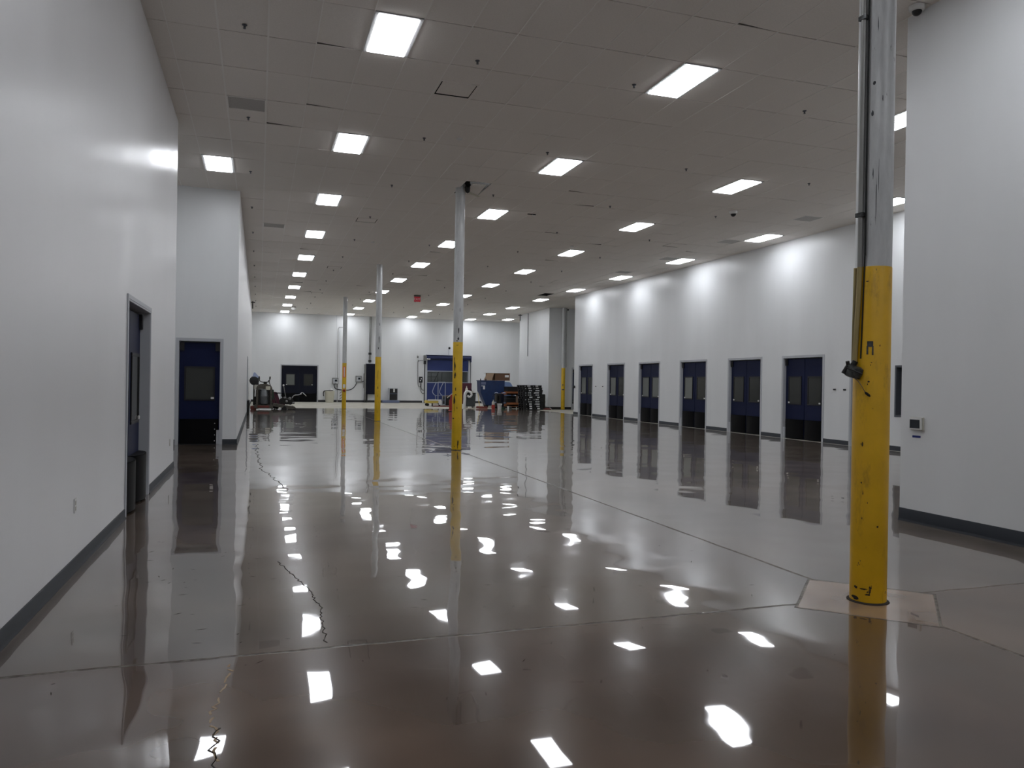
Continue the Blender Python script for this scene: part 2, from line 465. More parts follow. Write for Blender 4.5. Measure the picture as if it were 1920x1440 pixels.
slab('wall_near_return', 'x', YN-.3, .3, XN+.3, XR+.4, 'wall', label='return wall behind the near right wall')
slab('wall_rear', 'x', -9, -.3, XL-.3, XN+.3, 'wall', label='white wall behind the camera')

def baseboard(name, axis, face, out, segs, h, m, label):
    bm = NB()
    for a, b in segs:
        t = .012*out
        pr = [(face, 0.001), (face+t*2.0, 0.001), (face+t*1.3, .018), (face+t, .03), (face+t, h-.006), (face+t*.6, h), (face, h)]
        if axis == 'y': prism(bm, pr, a, b, 'y')
        else: prism(bm, pr, a, b, 'x')
    o = obj(name, bm, m); tag(o, label, 'baseboard', kind='structure')
def gaps(a, b, ops):
    out = []; c = a
    for p, q in sorted(ops):
        out.append((c, p)); c = q
    out.append((c, b)); return out
baseboard('baseboard_left', 'y', XL, 1, gaps(-9, YE, [(9.19, 11.07)]), .105, 'base', 'dark grey baseboard along the near left wall')
baseboard('baseboard_left_front', 'x', Y2, -1, gaps(-4, XA, [(-1.81, -.79)]), .12, 'base', 'dark baseboard beside the single navy door')
baseboard('baseboard_left_far', 'y', XA, 1, gaps(Y2, YB, [(33.9, 35.8)]), .12, 'base', 'dark baseboard along the far left wall')
baseboard('baseboard_back', 'x', YB, -1, gaps(XA, 20.3, [(1.35, 3.81), (10.93, 14.5)]), .15, 'baseblack', 'black baseboard along the back wall')
baseboard('baseboard_right', 'y', XR, -1, gaps(YN, 35.35, [(y-w/2, y+w/2) for y, w in right_doors]+[(15.23, 16.53)]), .12, 'base', 'dark baseboard between the doors of the right wall')
baseboard('baseboard_near_right', 'y', XN, -1, [(-9, YN)], .15, 'base', 'dark grey baseboard along the near right wall')
baseboard('baseboard_near_right_end', 'x', YN, 1, [(XN, XR)], .15, 'base', 'dark baseboard on the end of the near right wall')
baseboard('baseboard_far_front', 'x', YF, -1, [(16.0, 17.45), (19.3, 20.3)], .15, 'baseblack', 'black baseboard behind the far right column')
baseboard('baseboard_far_side', 'y', 16.0, -1, [(YF, 46.8)], .15, 'baseblack', 'black baseboard of the far side wall')

# panel joints: thin cover strips on the walls
def joint_strip(name, x0, x1, y0, y1, z0, z1, label, m='wall'):
    bm = NB(); box(bm, x0, x1, y0, y1, z0, z1); o = obj(name, bm, m); tag(o, label, 'wall joint', kind='structure')
joint_strip('trim_1', 4.955, 4.97, YB-.012, YB, .15, 5.9, 'vertical joint strip on the back wall left of the conduits', 'frame')
joint_strip('trim_2', 10.53, 10.56, YB-.008, YB, 3.4, 5.9, 'thin vertical joint on the back wall above the roll-up door controls')
joint_strip('trim_3', 15.975, 16.0, 45.15, 45.19, 3.2, 5.9, 'dark vertical joint on the far side wall', 'frame_dark')

# ------------------------------------------------------------------ ceiling: lay-in tiles on a grid
TX, TY, X0, Y0 = .5957, 1.17, 1.242, 9.10
light_cells = {(-4, 6), (25, 35)}
row_x = [0, 7, 14, 21]
lights = []
for ri, ix in enumerate(row_x):
    for j in range(-3, 10):
        if ri >= 2 and j < 0: continue
        light_cells.add((ix, j*4)); lights.append((ri, j, X0+(ix+.5)*TX, Y0+(j*4+.5)*TY))
grilles = [(-3, 3, 0, .5), (-2, 11, .5, 1), (20, 6, 0, .5), (20, 9, 0, .5), (20, 12, 0, .5), (20, 15, 0, .5)]
slots = [(2, 1, .5), (2, 10, 0), (2, 18, 0), (2, 26, 0), (18, 10, 0), (18, 18, .5), (18, 26, .5)]
holes = {(5, 6): 'hatch', (20, 22): 'hole'}
cut = set((g[0], g[1]) for g in grilles) | set((s[0], s[1]) for s in slots)
bm = NB(); rnd = random.Random(4)
def tile(x0, x1, y0, y1):
    gx, gy = .004, .0075
    x0, x1, y0, y1 = x0+gx, x1-gx, y0+gy, y1-gy
    sag = rnd.random()
    z = CEIL + rnd.uniform(0, .004)
    zs = [z + rnd.uniform(0, .003) for _ in range(4)]
    if sag > .93: zs[rnd.randrange(4)] += .02
    lo = [bm.verts.new((x, y, zz)) for (x, y), zz in zip(((x0, y0), (x1, y0), (x1, y1), (x0, y1)), zs)]
    hi = [bm.verts.new((v.co.x, v.co.y, CEIL+.035)) for v in lo]
    bm.faces.new(lo[::-1]); bm.faces.new(hi)
    for k in range(4): bm.faces.new((lo[k], lo[(k+1) % 4], hi[(k+1) % 4], hi[k]))
ix0, ix1, iy0, iy1 = -9, 32, -16, 38
def off_floorplan(x, y):     # tiles that no room lies under
    if x < XL-.4 and y < YE-1.4: return True
    if x < XA-.9 and y > Y2+1.2: return True
    if x > XN+.9 and y < YN-1.2: return True
    if x > XR+.9 and y < 34.: return True
    return False
for i in range(ix0, ix1):
    for j in range(iy0, iy1):
        x0, y0 = X0+i*TX, Y0+j*TY
        if off_floorplan(x0+TX/2, y0+TY/2) or (i, j) in light_cells or (i, j) in holes or (i, j) in cut: continue
        tile(x0, x0+TX, y0, min(y0+TY, YB+.2))
for (i, j, a, b) in grilles:
    x0, y0 = X0+i*TX, Y0+j*TY
    if a > 0: tile(x0, x0+TX, y0, y0+a*TY)
    if b < 1: tile(x0, x0+TX, y0+b*TY, y0+TY)
for (i, j, a) in slots:
    x0, y0 = X0+i*TX, Y0+j*TY
    if a > 0: tile(x0, x0+TX, y0, y0+a*TY)
    else: tile(x0, x0+TX, y0+.5*TY, y0+TY)
ceiling = obj('ceiling', bm, 'ceil'); tag(ceiling, 'suspended ceiling of off-white lay-in tiles', 'ceiling', kind='structure')
bm = NB()
for i in range(ix0, ix1+1):
    x = X0+i*TX
    ya, yb = -9, YB
    if x < XL: ya, yb = YE-.3, Y2+.3
    elif x < XA: yb = Y2+.3
    elif x > XR: ya = 35.0
    elif x > XN: ya = YN
    box(bm, x-.0065, x+.0065, ya, yb, CEIL-.001, CEIL+.03)
    box(bm, x-.0125, x+.0125, ya, yb, CEIL+.0005, CEIL+.003) if i in (-3, -2, 24, 25, 22, 23) else None
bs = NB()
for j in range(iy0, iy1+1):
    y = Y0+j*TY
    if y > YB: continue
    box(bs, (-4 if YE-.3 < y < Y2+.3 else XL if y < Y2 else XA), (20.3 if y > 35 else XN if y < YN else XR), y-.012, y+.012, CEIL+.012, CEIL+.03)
obj('grid', bm, 'bar', ceiling)
obj('gap_shadow_bars', bs, 'seam', ceiling)  # crosswise bars coloured dark as the shade in the tile gaps
bm = NB(); box(bm, -4.6, 20.6, -9.5, 53.4, CEIL+.9, CEIL+.95)
roof = obj('ceiling_deck', bm, 'plenum', ceiling)

# light panels
def make_light():
    t = thing('ceiling_light', '', 'ceiling light', (0, 0, CEIL))
    bm = NB(); ox, oy, wx, wy = TX/2-.004, TY/2-.005, .248, .545
    for (a, b, c, d) in ((-ox, ox, -oy, -wy), (-ox, ox, wy, oy), (-ox, -wx, -wy, wy), (wx, ox, -wy, wy)):
        box(bm, a, b, c, d, -.006, .03)
    obj('frame', bm, 'lampframe', t)
    bm = NB(); box(bm, -wx, wx, -wy, wy, -.018, .02)
    obj('diffuser', bm, 'lamp', t, bevel=.008)
    return t
L0 = make_light(); used = False
rown = ['leftmost row', 'second row from the left', 'third row from the left', 'rightmost row']
ordn = ['nearest', 'second', 'third', 'fourth', 'fifth', 'sixth', 'seventh', 'eighth', 'ninth', 'farthest']
for (ri, j, x, y) in lights:
    if j < 0 or (ri >= 2 and j == 0 and ri == 3):
        lab = 'lit ceiling panel outside the picture, line %s from the left, %s' % (['one', 'two', 'three', 'four'][ri], {-3: 'farthest behind the camera', -2: 'beside the camera', -1: 'just ahead of the camera', 0: 'above the near right wall'}[j]); grp = 'ceiling lights outside the picture'
    else:
        first = 0 if ri < 2 else (0 if ri == 2 else 1)
        k = j
        o = ordn[k] if ri < 2 else ('nearest' if j == first else ['', 'second', 'third', 'fourth', 'fifth', 'sixth', 'seventh', 'eighth', 'ninth', 'tenth'][j-first])
        if j == 9: o = 'farthest'
        lab = ('bright rectangular ceiling light, %s of the %s' % (o, rown[ri])) if o in ('nearest', 'farthest') else ('bright rectangular ceiling light, %s from the camera in the %s' % (o, rown[ri]))
        grp = 'ceiling lights in rows'
    if not used: L0.location = (x, y, CEIL); L0['label'] = lab; L0['group'] = grp; used = True
    else: dup(L0, (x, y, CEIL), lab, group=grp)
dup(L0, (X0-3.5*TX, Y0+6.5*TY, CEIL), 'bright ceiling light alone over the recess at the left, above the single navy door', group='single ceiling lights')
dup(L0, (X0+25.5*TX, Y0+35.5*TY, CEIL), 'small bright ceiling light at the back right corner, right of the rightmost row', group='single ceiling lights')

# return grilles
def make_grille():
    t = thing('air_return_grille', '', 'air vent', (0, 0, CEIL)); hx, hy = TX/2-.004, TY/4-.004
    bm = NB()
    for (a, b, c, d) in ((-hx, hx, -hy, -hy+.02), (-hx, hx, hy-.02, hy), (-hx, -hx+.02, -hy+.02, hy-.02), (hx-.02, hx, -hy+.02, hy-.02)):
        box(bm, a, b, c, d, -.004, .03)
    obj('frame', bm, 'bar', t)
    bm = NB()
    for k in range(22):
        y = -hy+.022 + k*(2*hy-.044)/22
        box(bm, -hx+.02, hx-.02, y, y+.018, 0.002, .008)
    obj('perforated_panel', bm, 'grille', t)
    return t
GL = ['large grey return grille in the ceiling at the upper left', 'grey return grille in the ceiling near the far left wall corner',
      'grey ceiling grille nearest the yellow column beside the right wall', 'second grey ceiling grille along the right wall, beside a ceiling light',
      'third grey ceiling grille along the right wall', 'farthest faint grey ceiling grille along the right wall']
g0 = None
for (i, j, a, b), lab in zip(grilles, GL):
    loc = (X0+(i+.5)*TX, Y0+(j+(a+b)/2)*TY, CEIL)
    if g0 is None: g0 = make_grille(); g0.location = loc; g0['label'] = lab; g0['group'] = 'ceiling return grilles'
    else: dup(g0, loc, lab, group='ceiling return grilles')

# plaque supply diffusers
def make_slot():
    t = thing('supply_air_diffuser', '', 'air vent', (0, 0, CEIL)); hx, hy = TX/2-.004, TY/4-.004
    bm = NB()
    for (a, b, c, d) in ((-hx, hx, -hy, -hy+.025), (-hx, hx, hy-.025, hy), (-hx, -hx+.025, -hy+.025, hy-.025), (hx-.025, hx, -hy+.025, hy-.025)):
        box(bm, a, b, c, d, -.003, .03)
    obj('frame', bm, 'ceil', t)
    bm = NB()
    for (a, b, c, d) in ((-hx+.02, -hx+.026, -hy+.02, hy-.02), (hx-.026, hx-.02, -hy+.02, hy-.02), (-hx+.02, hx-.02, -hy+.02, -hy+.026), (-hx+.02, hx-.02, hy-.026, hy-.02)):
        box(bm, a, b, c, d, .0, .07)
    box(bm, -hx+.02, hx-.02, -hy+.02, hy-.02, .07, .075)
    obj('duct_neck', bm, 'duct_and_edge_shade', t)
    bm = NB(); box(bm, -hx+.042, hx-.042, -hy+.021, hy-.085, -.008, .002); box(bm, -.02, .02, -.02, .02, .002, .07)
    obj('plaque', bm, 'ceil', t, bevel=.003)
    return t
SL = ['square ceiling air diffuser nearest the camera, between the two left light rows', 'second ceiling air diffuser, right of the leftmost light row',
      'third ceiling air diffuser right of the leftmost light row', 'farthest ceiling air diffuser right of the leftmost light row',
      'nearest ceiling air diffuser left of the rightmost light row', 'second ceiling air diffuser left of the rightmost light row', 'farthest ceiling air diffuser left of the rightmost light row']
s0 = None
for (i, j, a), lab in zip(slots, SL):
    loc = (X0+(i+.5)*TX, Y0+(j+a+.25)*TY, CEIL)
    if s0 is None: s0 = make_slot(); s0.location = loc; s0['label'] = lab; s0['group'] = 'ceiling air diffusers'
    else: dup(s0, loc, lab, group='ceiling air diffusers')

# sprinkler heads
def make_sprinkler():
    t = thing('sprinkler_head', '', 'sprinkler', (0, 0, CEIL))
    bm = NB(); lathe(bm, [(.030, .003), (.032, -.003), (.022, -.008), (.010, -.010)], n=14); obj('escutcheon', bm, 'frame_dark', t)
    bm = NB(); tube(bm, [(0, 0, 0), (0, 0, -.03)], .008, 8); tube(bm, [(-.011, 0, -.012), (-.013, 0, -.028), (0, 0, -.040), (.013, 0, -.028), (.011, 0, -.012)], .0035, 6)
    lathe(bm, [(.017, -.041), (.018, -.044), (.008, -.045)], n=12); obj('head', bm, 'frame_dark', t)
    return t
sprX = [(-.23, 'by the left wall'), (2.76, 'right of light row one'), (5.13, 'left of light row two'), (8.13, 'right of light row two'),
        (11.13, 'right of light row three')]
p0 = None
for (x, where) in sprX:
    k = 0
    for n in range(0, 12):
        y = 10.03 + 3.52*n
        if x > 8 and n == 0 and x > 11: continue
        k += 1
        lab = 'dark sprinkler head, %s from the camera in the line %s' % (['nearest', 'second', 'third', 'fourth', 'fifth', 'sixth', 'seventh', 'eighth', 'ninth', 'tenth', 'eleventh', 'twelfth'][k-1], where)
        if p0 is None: p0 = make_sprinkler(); p0.location = (x, y, CEIL); p0['label'] = lab; p0['group'] = 'ceiling sprinkler heads'
        else: dup(p0, (x, y, CEIL), lab, group='ceiling sprinkler heads')
# white cover discs
c0 = None
for (x, y, lab) in ((3.36, 13.35, 'small white disc on the ceiling left of the second light row'), (3.35, 24.3, 'second small white disc on the ceiling, farther off'), (9.4, 22.5, 'faint white ceiling disc beyond the security camera')):
    if c0 is None:
        bm = NB(); lathe(bm, [(.055, .004), (.055, -.01), (.04, -.022), (.01, -.024)], n=18); c0 = obj('ceiling_cover_disc', bm, 'white', loc=(x, y, CEIL)); tag(c0, lab, 'detector', 'ceiling cover discs')
    else: dup(c0, (x, y, CEIL), lab)

# dome cameras
def dome(loc, label, s=1.):
    t = thing('security_camera', label, 'security camera', loc, group='dome cameras')
    bm = NB(); lathe(bm, [(.085*s, .0), (.087*s, -.02*s), (.078*s, -.05*s), (.06*s, -.058*s)], n=28); obj('housing', bm, 'white', t)
    bm = NB(); prof = [(.055*s*math.cos(a), -.055*s - .055*s*math.sin(a)) for a in (0, .3, .6, .9, 1.2, 1.5)]; lathe(bm, prof, n=24); obj('dome', bm, 'black', t)
    return t
dome((7.065, 6.84, CEIL), 'white dome security camera on the ceiling at the top of the near right wall', 1.)
dome((11.2, 16.4, CEIL), 'dome security camera on the open ceiling between the third and rightmost light rows', 1.25)

# opened hatch by the second column and missing tile at the back
t = thing('ceiling_hatch', 'ajar ceiling tile with dark gap and hanging lump beside the second column top', 'ceiling hatch', (X0+5.5*TX, Y0+6.5*TY, CEIL))
bm = NB(); mt = Matrix.Translation((.03, .0, -.005)) @ Matrix.Rotation(math.radians(-4), 4, 'Z') @ Matrix.Rotation(math.radians(2), 4, 'Y')
box(bm, -.10, .20, -.42, .52, 0, .02, mt); obj('tile', bm, 'ceil', t)
bm = NB()
for k in range(8):
    a = random.uniform(0, 6.28); r = random.uniform(.0, .03)
    lathe(bm, [(.002, -.07), (.045, -.04), (.06, 0), (.045, .04), (.002, .07)], (-.12+r*math.cos(a), -.06+r*math.sin(a), -.06+.03*k), 10)
obj('hanging_insulation', bm, 'black', t)
bm = NB(); prism(bm, [(-.24, .10), (.30, .60), (.34, .56), (-.20, .05)], -.03, -.015, 'z'); obj('edge_strip', bm, 'cream', t)
bm = NB()
x0, y0 = X0+20*TX, Y0+22*TY
for (a, b, c, d) in ((0, .01, 0, TY), (TX-.01, TX, 0, TY), (0, TX, 0, .01), (0, TX, TY-.01, TY)):
    box(bm, x0+a, x0+b, y0+c, y0+d, CEIL+.035, CEIL+.5)
box(bm, x0, x0+TX, y0, y0+TY, CEIL+.5, CEIL+.51)
o = obj('open_ceiling_bay', bm, 'plenum'); tag(o, 'dark square where a ceiling tile is missing, near the far right', 'ceiling opening')
t = thing('displaced_tile_clip', 'painted gap shade and clip at a ceiling tile edge beyond the second column', 'ceiling clip', (6.70, 18.65, CEIL))
bm = NB(); box(bm, -.16, .06, -.03, .02, -.012, .0); obj('painted_edge_shade', bm, 'duct_and_edge_shade', t)  # dark strip painted in as the shade along the tile edge
bm = NB(); tube(bm, [(-.03, 0, -.01), (-.02, -.06, -.05), (0, -.16, -.06)], .008, 6); obj('clip', bm, 'white', t)

# exit sign under the ceiling
def text_obj(txt, size, mtx, m, parent, name='lettering', depth=.002):
    cu = bpy.data.curves.new('txt', 'FONT'); cu.body = txt; cu.size = size; cu.extrude = depth; cu.align_x = 'CENTER'; cu.align_y = 'CENTER'
    tmp = bpy.data.objects.new('txt', cu); COL.objects.link(tmp)
    dg = bpy.context.evaluated_depsgraph_get(); dg.update()
    me = bpy.data.meshes.new_from_object(tmp.evaluated_get(dg)); me.name = name
    bpy.data.objects.remove(tmp); me.transform(mtx); me.materials.clear(); me.materials.append(M[m])
    o = bpy.data.objects.new(name, me); COL.objects.link(o); o.parent = parent; return o
t = thing('exit_sign', 'small red exit sign hanging from the ceiling in the middle distance', 'exit sign', (7.62, 38.55, CEIL))
bm = NB(); box(bm, -.17, .17, -.04, .04, -.075, 0); obj('housing', bm, 'signgrey', t, bevel=.005)
bm = NB(); box(bm, -.165, .165, -.006, .006, -.33, -.075); obj('panel', bm, 'exit', t)
text_obj('EXIT', .16, Matrix.Translation((0, -.009, -.20)) @ Matrix.Rotation(PI/2, 4, 'X'), 'paper', t)

# ------------------------------------------------------------------ navy swing doors
def door(name, label, loc, rotz, w, h, leaves=2, bulge=.10, navy='navy', lit=(False, False), depth=.09, guard='L', wwin=.50, zwin=(1.06, 1.82), wall_t=.3):
    """local +y points into the hall, wall face at y=0; w, h is the clear opening"""
    t = thing(name, label, 'door', loc, rotz, kind='structure')
    f = .05; bm = NB()
    for s in (-1, 1):
        box(bm, min(s*w/2, s*(w/2+f)), max(s*w/2, s*(w/2+f)), -.001, .014, .0, h+f)
        box(bm, min(s*w/2, s*(w/2-.022)), max(s*w/2, s*(w/2-.022)), -wall_t, .012, .0, h)
    box(bm, -w/2, w/2, -.001, .014, h, h+f); box(bm, -w/2+.022, w/2-.022, -wall_t, .012, h-.022, h)
    obj('frame', bm, 'frame', t, bevel=.003)
    W = w-.05; lw = W/leaves
    for k in range(leaves):
        x0 = -W/2 + k*lw + .004; x1 = x0+lw-.008; xc = (x0+x1)/2
        bm = NB(); box(bm, x0, x1, -depth-.045, -depth, .012, h-.05)
        lf = obj('leaf', bm, navy, t, bevel=.006)
        z0, z1 = zwin; hw = wwin/2
        bm = NB()
        for (a, b, c, d) in ((-hw-.04, hw+.04, z0-.04, z0), (-hw-.04, hw+.04, z1, z1+.04), (-hw-.04, -hw, z0, z1), (hw, hw+.04, z0, z1)):
            box(bm, xc+a, xc+b, -depth-.002, -depth+.018, c, d)
        obj('window_gasket', bm, 'gasket', lf, bevel=.004)
        bm = NB(); box(bm, xc-hw, xc+hw, -depth-.002, -depth+.006, z0, z1)
        obj('window_pane', bm, 'pane_light_painted' if lit[k % 2] else 'pane', lf)
        # bulging impact bumper
        n = 14; zz = .585
        front = [(x0+.015+(x1-x0-.03)*i/n, -depth+.012+bulge*math.sin(PI*i/n)**.6) for i in range(n+1)]
        poly = front + [(p[0], p[1]-.008) for p in front[::-1]]
        bm = NB(); prism(bm, poly, .02, zz, 'z'); 
        prism(bm, [(p[0], p[1]) for p in front] + [(x1-.015, -depth+.001), (x0+.015, -depth+.001)], zz-.012, zz, 'z')
        obj('bumper', bm, 'kick', lf)
        # rivets on the hinge side and small latch plate under the window
        side = -1 if (k == 0 and leaves == 2) else 1
        xh = (x0+.03 if side < 0 else x1-.03)
        if leaves == 1: side = -1; xh = x0+.09
        for q in range(4):
            bm = NB(); lathe(bm, [(.013, 0), (.011, .006), (.003, .008)], (xh, -depth+.002+(.02 if leaves == 2 else .07), .08+q*.135), 10, 'y')
            obj('rivet', bm, 'chrome', lf)
        bm = NB(); xl = xc + side*(hw-.01); box(bm, xl-.035, xl+.035, -depth+.01, -depth+.03, z0+.0, z0+.045); obj('latch_plate', bm, 'white', lf, bevel=.004)
    for s in (-1, 1):
        bm = NB(); x = s*(w/2-.075); box(bm, x-.05, x+.05, -depth-.04, -depth+.035, h-.24, h-.05); obj('hinge_box', bm, 'gasket', t, bevel=.004)
    gs = {'L': 1, 'R': -1}[guard]
    bm = NB(); x = gs*(w/2-.05); box(bm, x-.032, x+.032, -.10, -.015, 0, .33); obj('jamb_guard', bm, 'frame', t, bevel=.004)
    return t
NB_L = ['farthest', 'second farthest', 'third farthest', 'third nearest', 'second nearest', 'nearest']
for k, (y, w) in enumerate(right_doors):
    door('door_%d' % (k+5), 'navy double swing door with two windows, %s of the six along the right wall' % NB_L[k], (XR, y, 0), PI/2, w-.1, DH,
         lit=((False, True), (False, True), (True, True), (False, True), (False, False), (False, False))[k], guard='L', wall_t=.4, bulge=.07)
door('door_1', 'tall navy double swing door in the near left wall', (XL, 10.13, 0), -PI/2, 1.78, 2.40, bulge=.13, depth=.11, wwin=.54, zwin=(1.0, 1.80), guard='R')
door('door_2', 'single navy swing door facing the camera in the left recess', (-1.30, Y2, 0), PI, .92, 2.40, leaves=1, bulge=.05, wwin=.58, zwin=(1.05, 1.76), guard='R')
bpy.data.objects['door_2'].children[0]
door('door_3', 'navy swing door seen edge-on in the far left wall', (XA, 34.85, 0), -PI/2, 1.80, DH, bulge=.16, depth=.06)
door('door_4', 'wide dark double door in the back wall', (2.58, YB, 0), PI, 2.36, 2.46, navy='navy_far', lit=(False, True), wwin=.52, zwin=(1.14, 1.84), bulge=.06)
door('door_11', 'narrow dark swing door mostly hidden behind the big yellow column', (XR, 15.88, 0), PI/2, 1.20, 2.16, wwin=.3, bulge=.06, wall_t=.4)
door('door_12', 'swing door just past the end of the right wall, seen as a dark sliver', (18.375, YF, 0), PI, 1.75, 2.42, bulge=.1, depth=.07)

# window in the right wall, just left of the near right wall edge
t = thing('window_1', 'dark framed window in the right wall beside the near wall edge', 'window', (XR, 14.4, .84), PI/2, kind='structure')
bm = NB()
for (a, b, c, d) in ((-.6, .6, 0, .05), (-.6, .6, 1.23, 1.28), (-.6, -.55, .05, 1.23), (.55, .6, .05, 1.23)):
    box(bm, a, b, -.30, .012, c, d)
obj('window_frame', bm, 'frame_dark', t, bevel=.004)
bm = NB(); box(bm, -.55, .55, -.24, -.23, .05, 1.23); obj('pane', bm, 'screen', t)

# ------------------------------------------------------------------ roll-up door at the back
t = thing('door_13', 'blue roll-up curtain door with a see-through band in the back wall', 'door', (12.74, YB, 0), PI, kind='structure')
# local x is mirrored: +x local = -X world
def bx(n, m, *a, bevel=0., par=t):
    bm = NB(); box(bm, *a); return obj(n, bm, m, par, bevel)
cur = bx('curtain', 'blue', -1.5, 1.5, .03, .05, 2.26, 3.05)
bx('lower_curtain', 'blue', -1.5, 1.5, .03, .05, .06, 1.44)
bx('window_band', 'roll_pane', -1.5, 1.5, .035, .045, 1.44, 2.26)
bx('batten', 'alu', -1.5, 1.5, .02, .075, 2.22, 2.28, bevel=.01)
bx('batten', 'alu', -1.5, 1.5, .02, .075, 1.42, 1.48, bevel=.01)
bx('bottom_bar', 'yellowflat', -1.5, 1.5, .02, .08, .02, .10, bevel=.01)
for s in (-1, 1):
    bx('side_guide', 'frame', min(s*1.5, s*1.64), max(s*1.5, s*1.64), .001, .14, 0, 3.06, bevel=.01)
    bx('guide_seal', 'conduit_dark', min(s*1.64, s*1.69), max(s*1.64, s*1.69), .001, .1, 0, 3.0)
bm = NB(); lathe(bm, [(.02, -1.62), (.16, -1.62), (.16, 1.62), (.02, 1.62)], (0, .19, 3.22), 24, 'x'); obj('roll_hood', bm, 'bluehood', t)
bx('hood_cap', 'bluehood', -1.66, -1.60, .001, .36, 2.92, 3.38, bevel=.02)
bx('hood_trim', 'alu', -1.62, 1.62, .02, .36, 3.375, 3.39)
m0 = bx('drive_motor', 'conduit', 1.58, 1.78, .05, .36, 2.98, 3.34, bevel=.02)
bm = NB(); lathe(bm, [(.05, 1.35), (.065, 1.38), (.065, 1.56), (.04, 1.6)], (0, .38, 3.08), 14, 'x'); obj('motor_barrel', bm, 'chrome', m0)
bx('motor_box', 'black', 1.62, 1.76, .05, .25, 2.72, 2.95, bevel=.01)
bm = NB(); tube(bm, smooth_path([(2.13, .03, 3.0), (2.12, .04, 2.93), (1.95, .05, 2.97), (1.75, .1, 2.97)]), .014, 6)
tube(bm, smooth_path([(2.12, .03, 3.0), (2.16, .03, 2.75), (2.14, .03, 1.9), (2.12, .03, 1.32), (2.04, .04, 1.12), (1.93, .05, 1.2), (1.92, .05, 1.38)]), .016, 6)
tube(bm, smooth_path([(1.90, .05, 1.38), (1.90, .05, 1.1), (1.84, .05, .93), (1.7, .05, .9), (1.6, .08, .9)]), .016, 6)
tube(bm, smooth_path([(1.94, .05, 1.38), (1.93, .05, .95), (1.86, .05, .72), (1.75, .05, .66), (1.6, .08, .67)]), .016, 6)
obj('control_cable', bm, 'rubber', t)
# room glimpsed through the band
bm = NB(); box(bm, 10.8, 14.8, YB+3.3, YB+3.5, 0, 3.3); box(bm, 10.6, 10.8, YB+.3, YB+3.5, 0, 3.3); box(bm, 14.8, 15.0, YB+.3, YB+3.5, 0, 3.3); box(bm, 10.6, 15, YB+.3, YB+3.5, 3.3, 3.5)
box(bm, 10.6, 15, YB+.3, YB+3.5, -.1, 0)
o = obj('wall_beyond', bm, 'backroom'); tag(o, 'dim grey room glimpsed through the roll-up door band', 'wall', kind='structure')
dup(L0, (12.2, YB+1.9, 3.29), 'added light panel, unseen, brightening the room behind the roll-up door', group='single ceiling lights').scale = (.9, .9, 1)  # lamp added out of sight to brighten the see-through band
t = thing('stair_railing', 'black stair railing seen through the roll-up door band', 'railing', (11.9, YB+1.6, 0))
bm = NB()
for z in (1.5, 1.85, 2.15): tube(bm, [(-.55, 0, z), (.45, 0, z)], .022, 6)
tube(bm, [(.05, -.1, 1.2), (.55, -.1, 2.25)], .025, 6)
obj('rails', bm, 'black', t)
for x in (-.5, .0, .5, .8):
    bm = NB(); tube(bm, [(x, 0, 0), (x, 0, 2.2)], .02, 6); obj('post', bm, 'black', t)
# controls beside it
t = thing('door_control_box', 'small black control box with pale knobs left of the roll-up door', 'control box', (10.80, YB, 1.42), PI)
bm = NB(); box(bm, -.12, .12, .0, .12, 0, .42); obj('housing', bm, 'black', t, bevel=.015)
for (x, z) in ((-.02, .27), (.03, .14)):
    bm = NB(); lathe(bm, [(.04, .12), (.042, .14), (.02, .15)], (x, 0, z), 14, 'y'); obj('button', bm, 'paper', t)
t = thing('wall_beacon', 'small pale lamp fitting high on the back wall left of the roll-up door', 'wall lamp', (10.57, YB, 3.15), PI)
bm = NB(); box(bm, -.05, .05, 0, .07, 0, .14); obj('box', bm, 'conduit', t, bevel=.01)
bm = NB(); lathe(bm, [(.045, .14), (.05, .2), (.02, .25)], (0, .04, 0), 12); obj('lens', bm, 'white', t)
t = thing('wall_camera', 'small black ball sensor on a thin stem above the roll-up door', 'sensor', (12.75, YB, 3.78), PI)
bm = NB(); lathe(bm, [(.002, -.09), (.06, -.06), (.085, 0), (.06, .06), (.002, .09)], (-.06, .16, .12), 14); obj('ball', bm, 'black', t)
bm = NB(); tube(bm, [(-.06, .0, .12), (-.06, .1, .12)], .02, 6); tube(bm, [(-.05, .02, .05), (-.05, .02, -.37)], .012, 6); obj('stem', bm, 'conduit', t)

# ------------------------------------------------------------------ columns
def cyl_patch(bm, r, a0, a1, z0, z1, n=6, t=.0015):
    V = []
    for i in range(n+1):
        a = a0+(a1-a0)*i/n
        V.append((bm.verts.new(((r+t)*math.cos(a), (r+t)*math.sin(a), z0)), bm.verts.new(((r+t)*math.cos(a), (r+t)*math.sin(a), z1)),
                  bm.verts.new(((r-t)*math.cos(a), (r-t)*math.sin(a), z0)), bm.verts.new(((r-t)*math.cos(a), (r-t)*math.sin(a), z1))))
    for a, b in zip(V, V[1:]):
        bm.faces.new((a[0], b[0], b[1], a[1])); bm.faces.new((a[1], b[1], b[3], a[3])); bm.faces.new((a[2], a[0], a[1], a[3])) if a is V[0] else None
        bm.faces.new((a[0], a[2], b[2], b[0]))
_br = random.Random(21)
def cyl_blob(bm, r, a, z, da, dz, n=11, t=.0013):
    """irregular rounded chip lying on a column surface, centred at angle a and height z"""
    ring = []
    for k in range(n):
        q = 2*PI*k/n; j = _br.uniform(.6, 1.15)
        aa, zz = a + da/2*math.cos(q)*j, max(.001, z + dz/2*math.sin(q)*j)
        ring.append(bm.verts.new(((r+t)*math.cos(aa), (r+t)*math.sin(aa), zz)))
    c = bm.verts.new(((r+t)*math.cos(a), (r+t)*math.sin(a), max(.001, z)))
    for k in range(n): bm.faces.new((ring[k], ring[(k+1) % n], c))
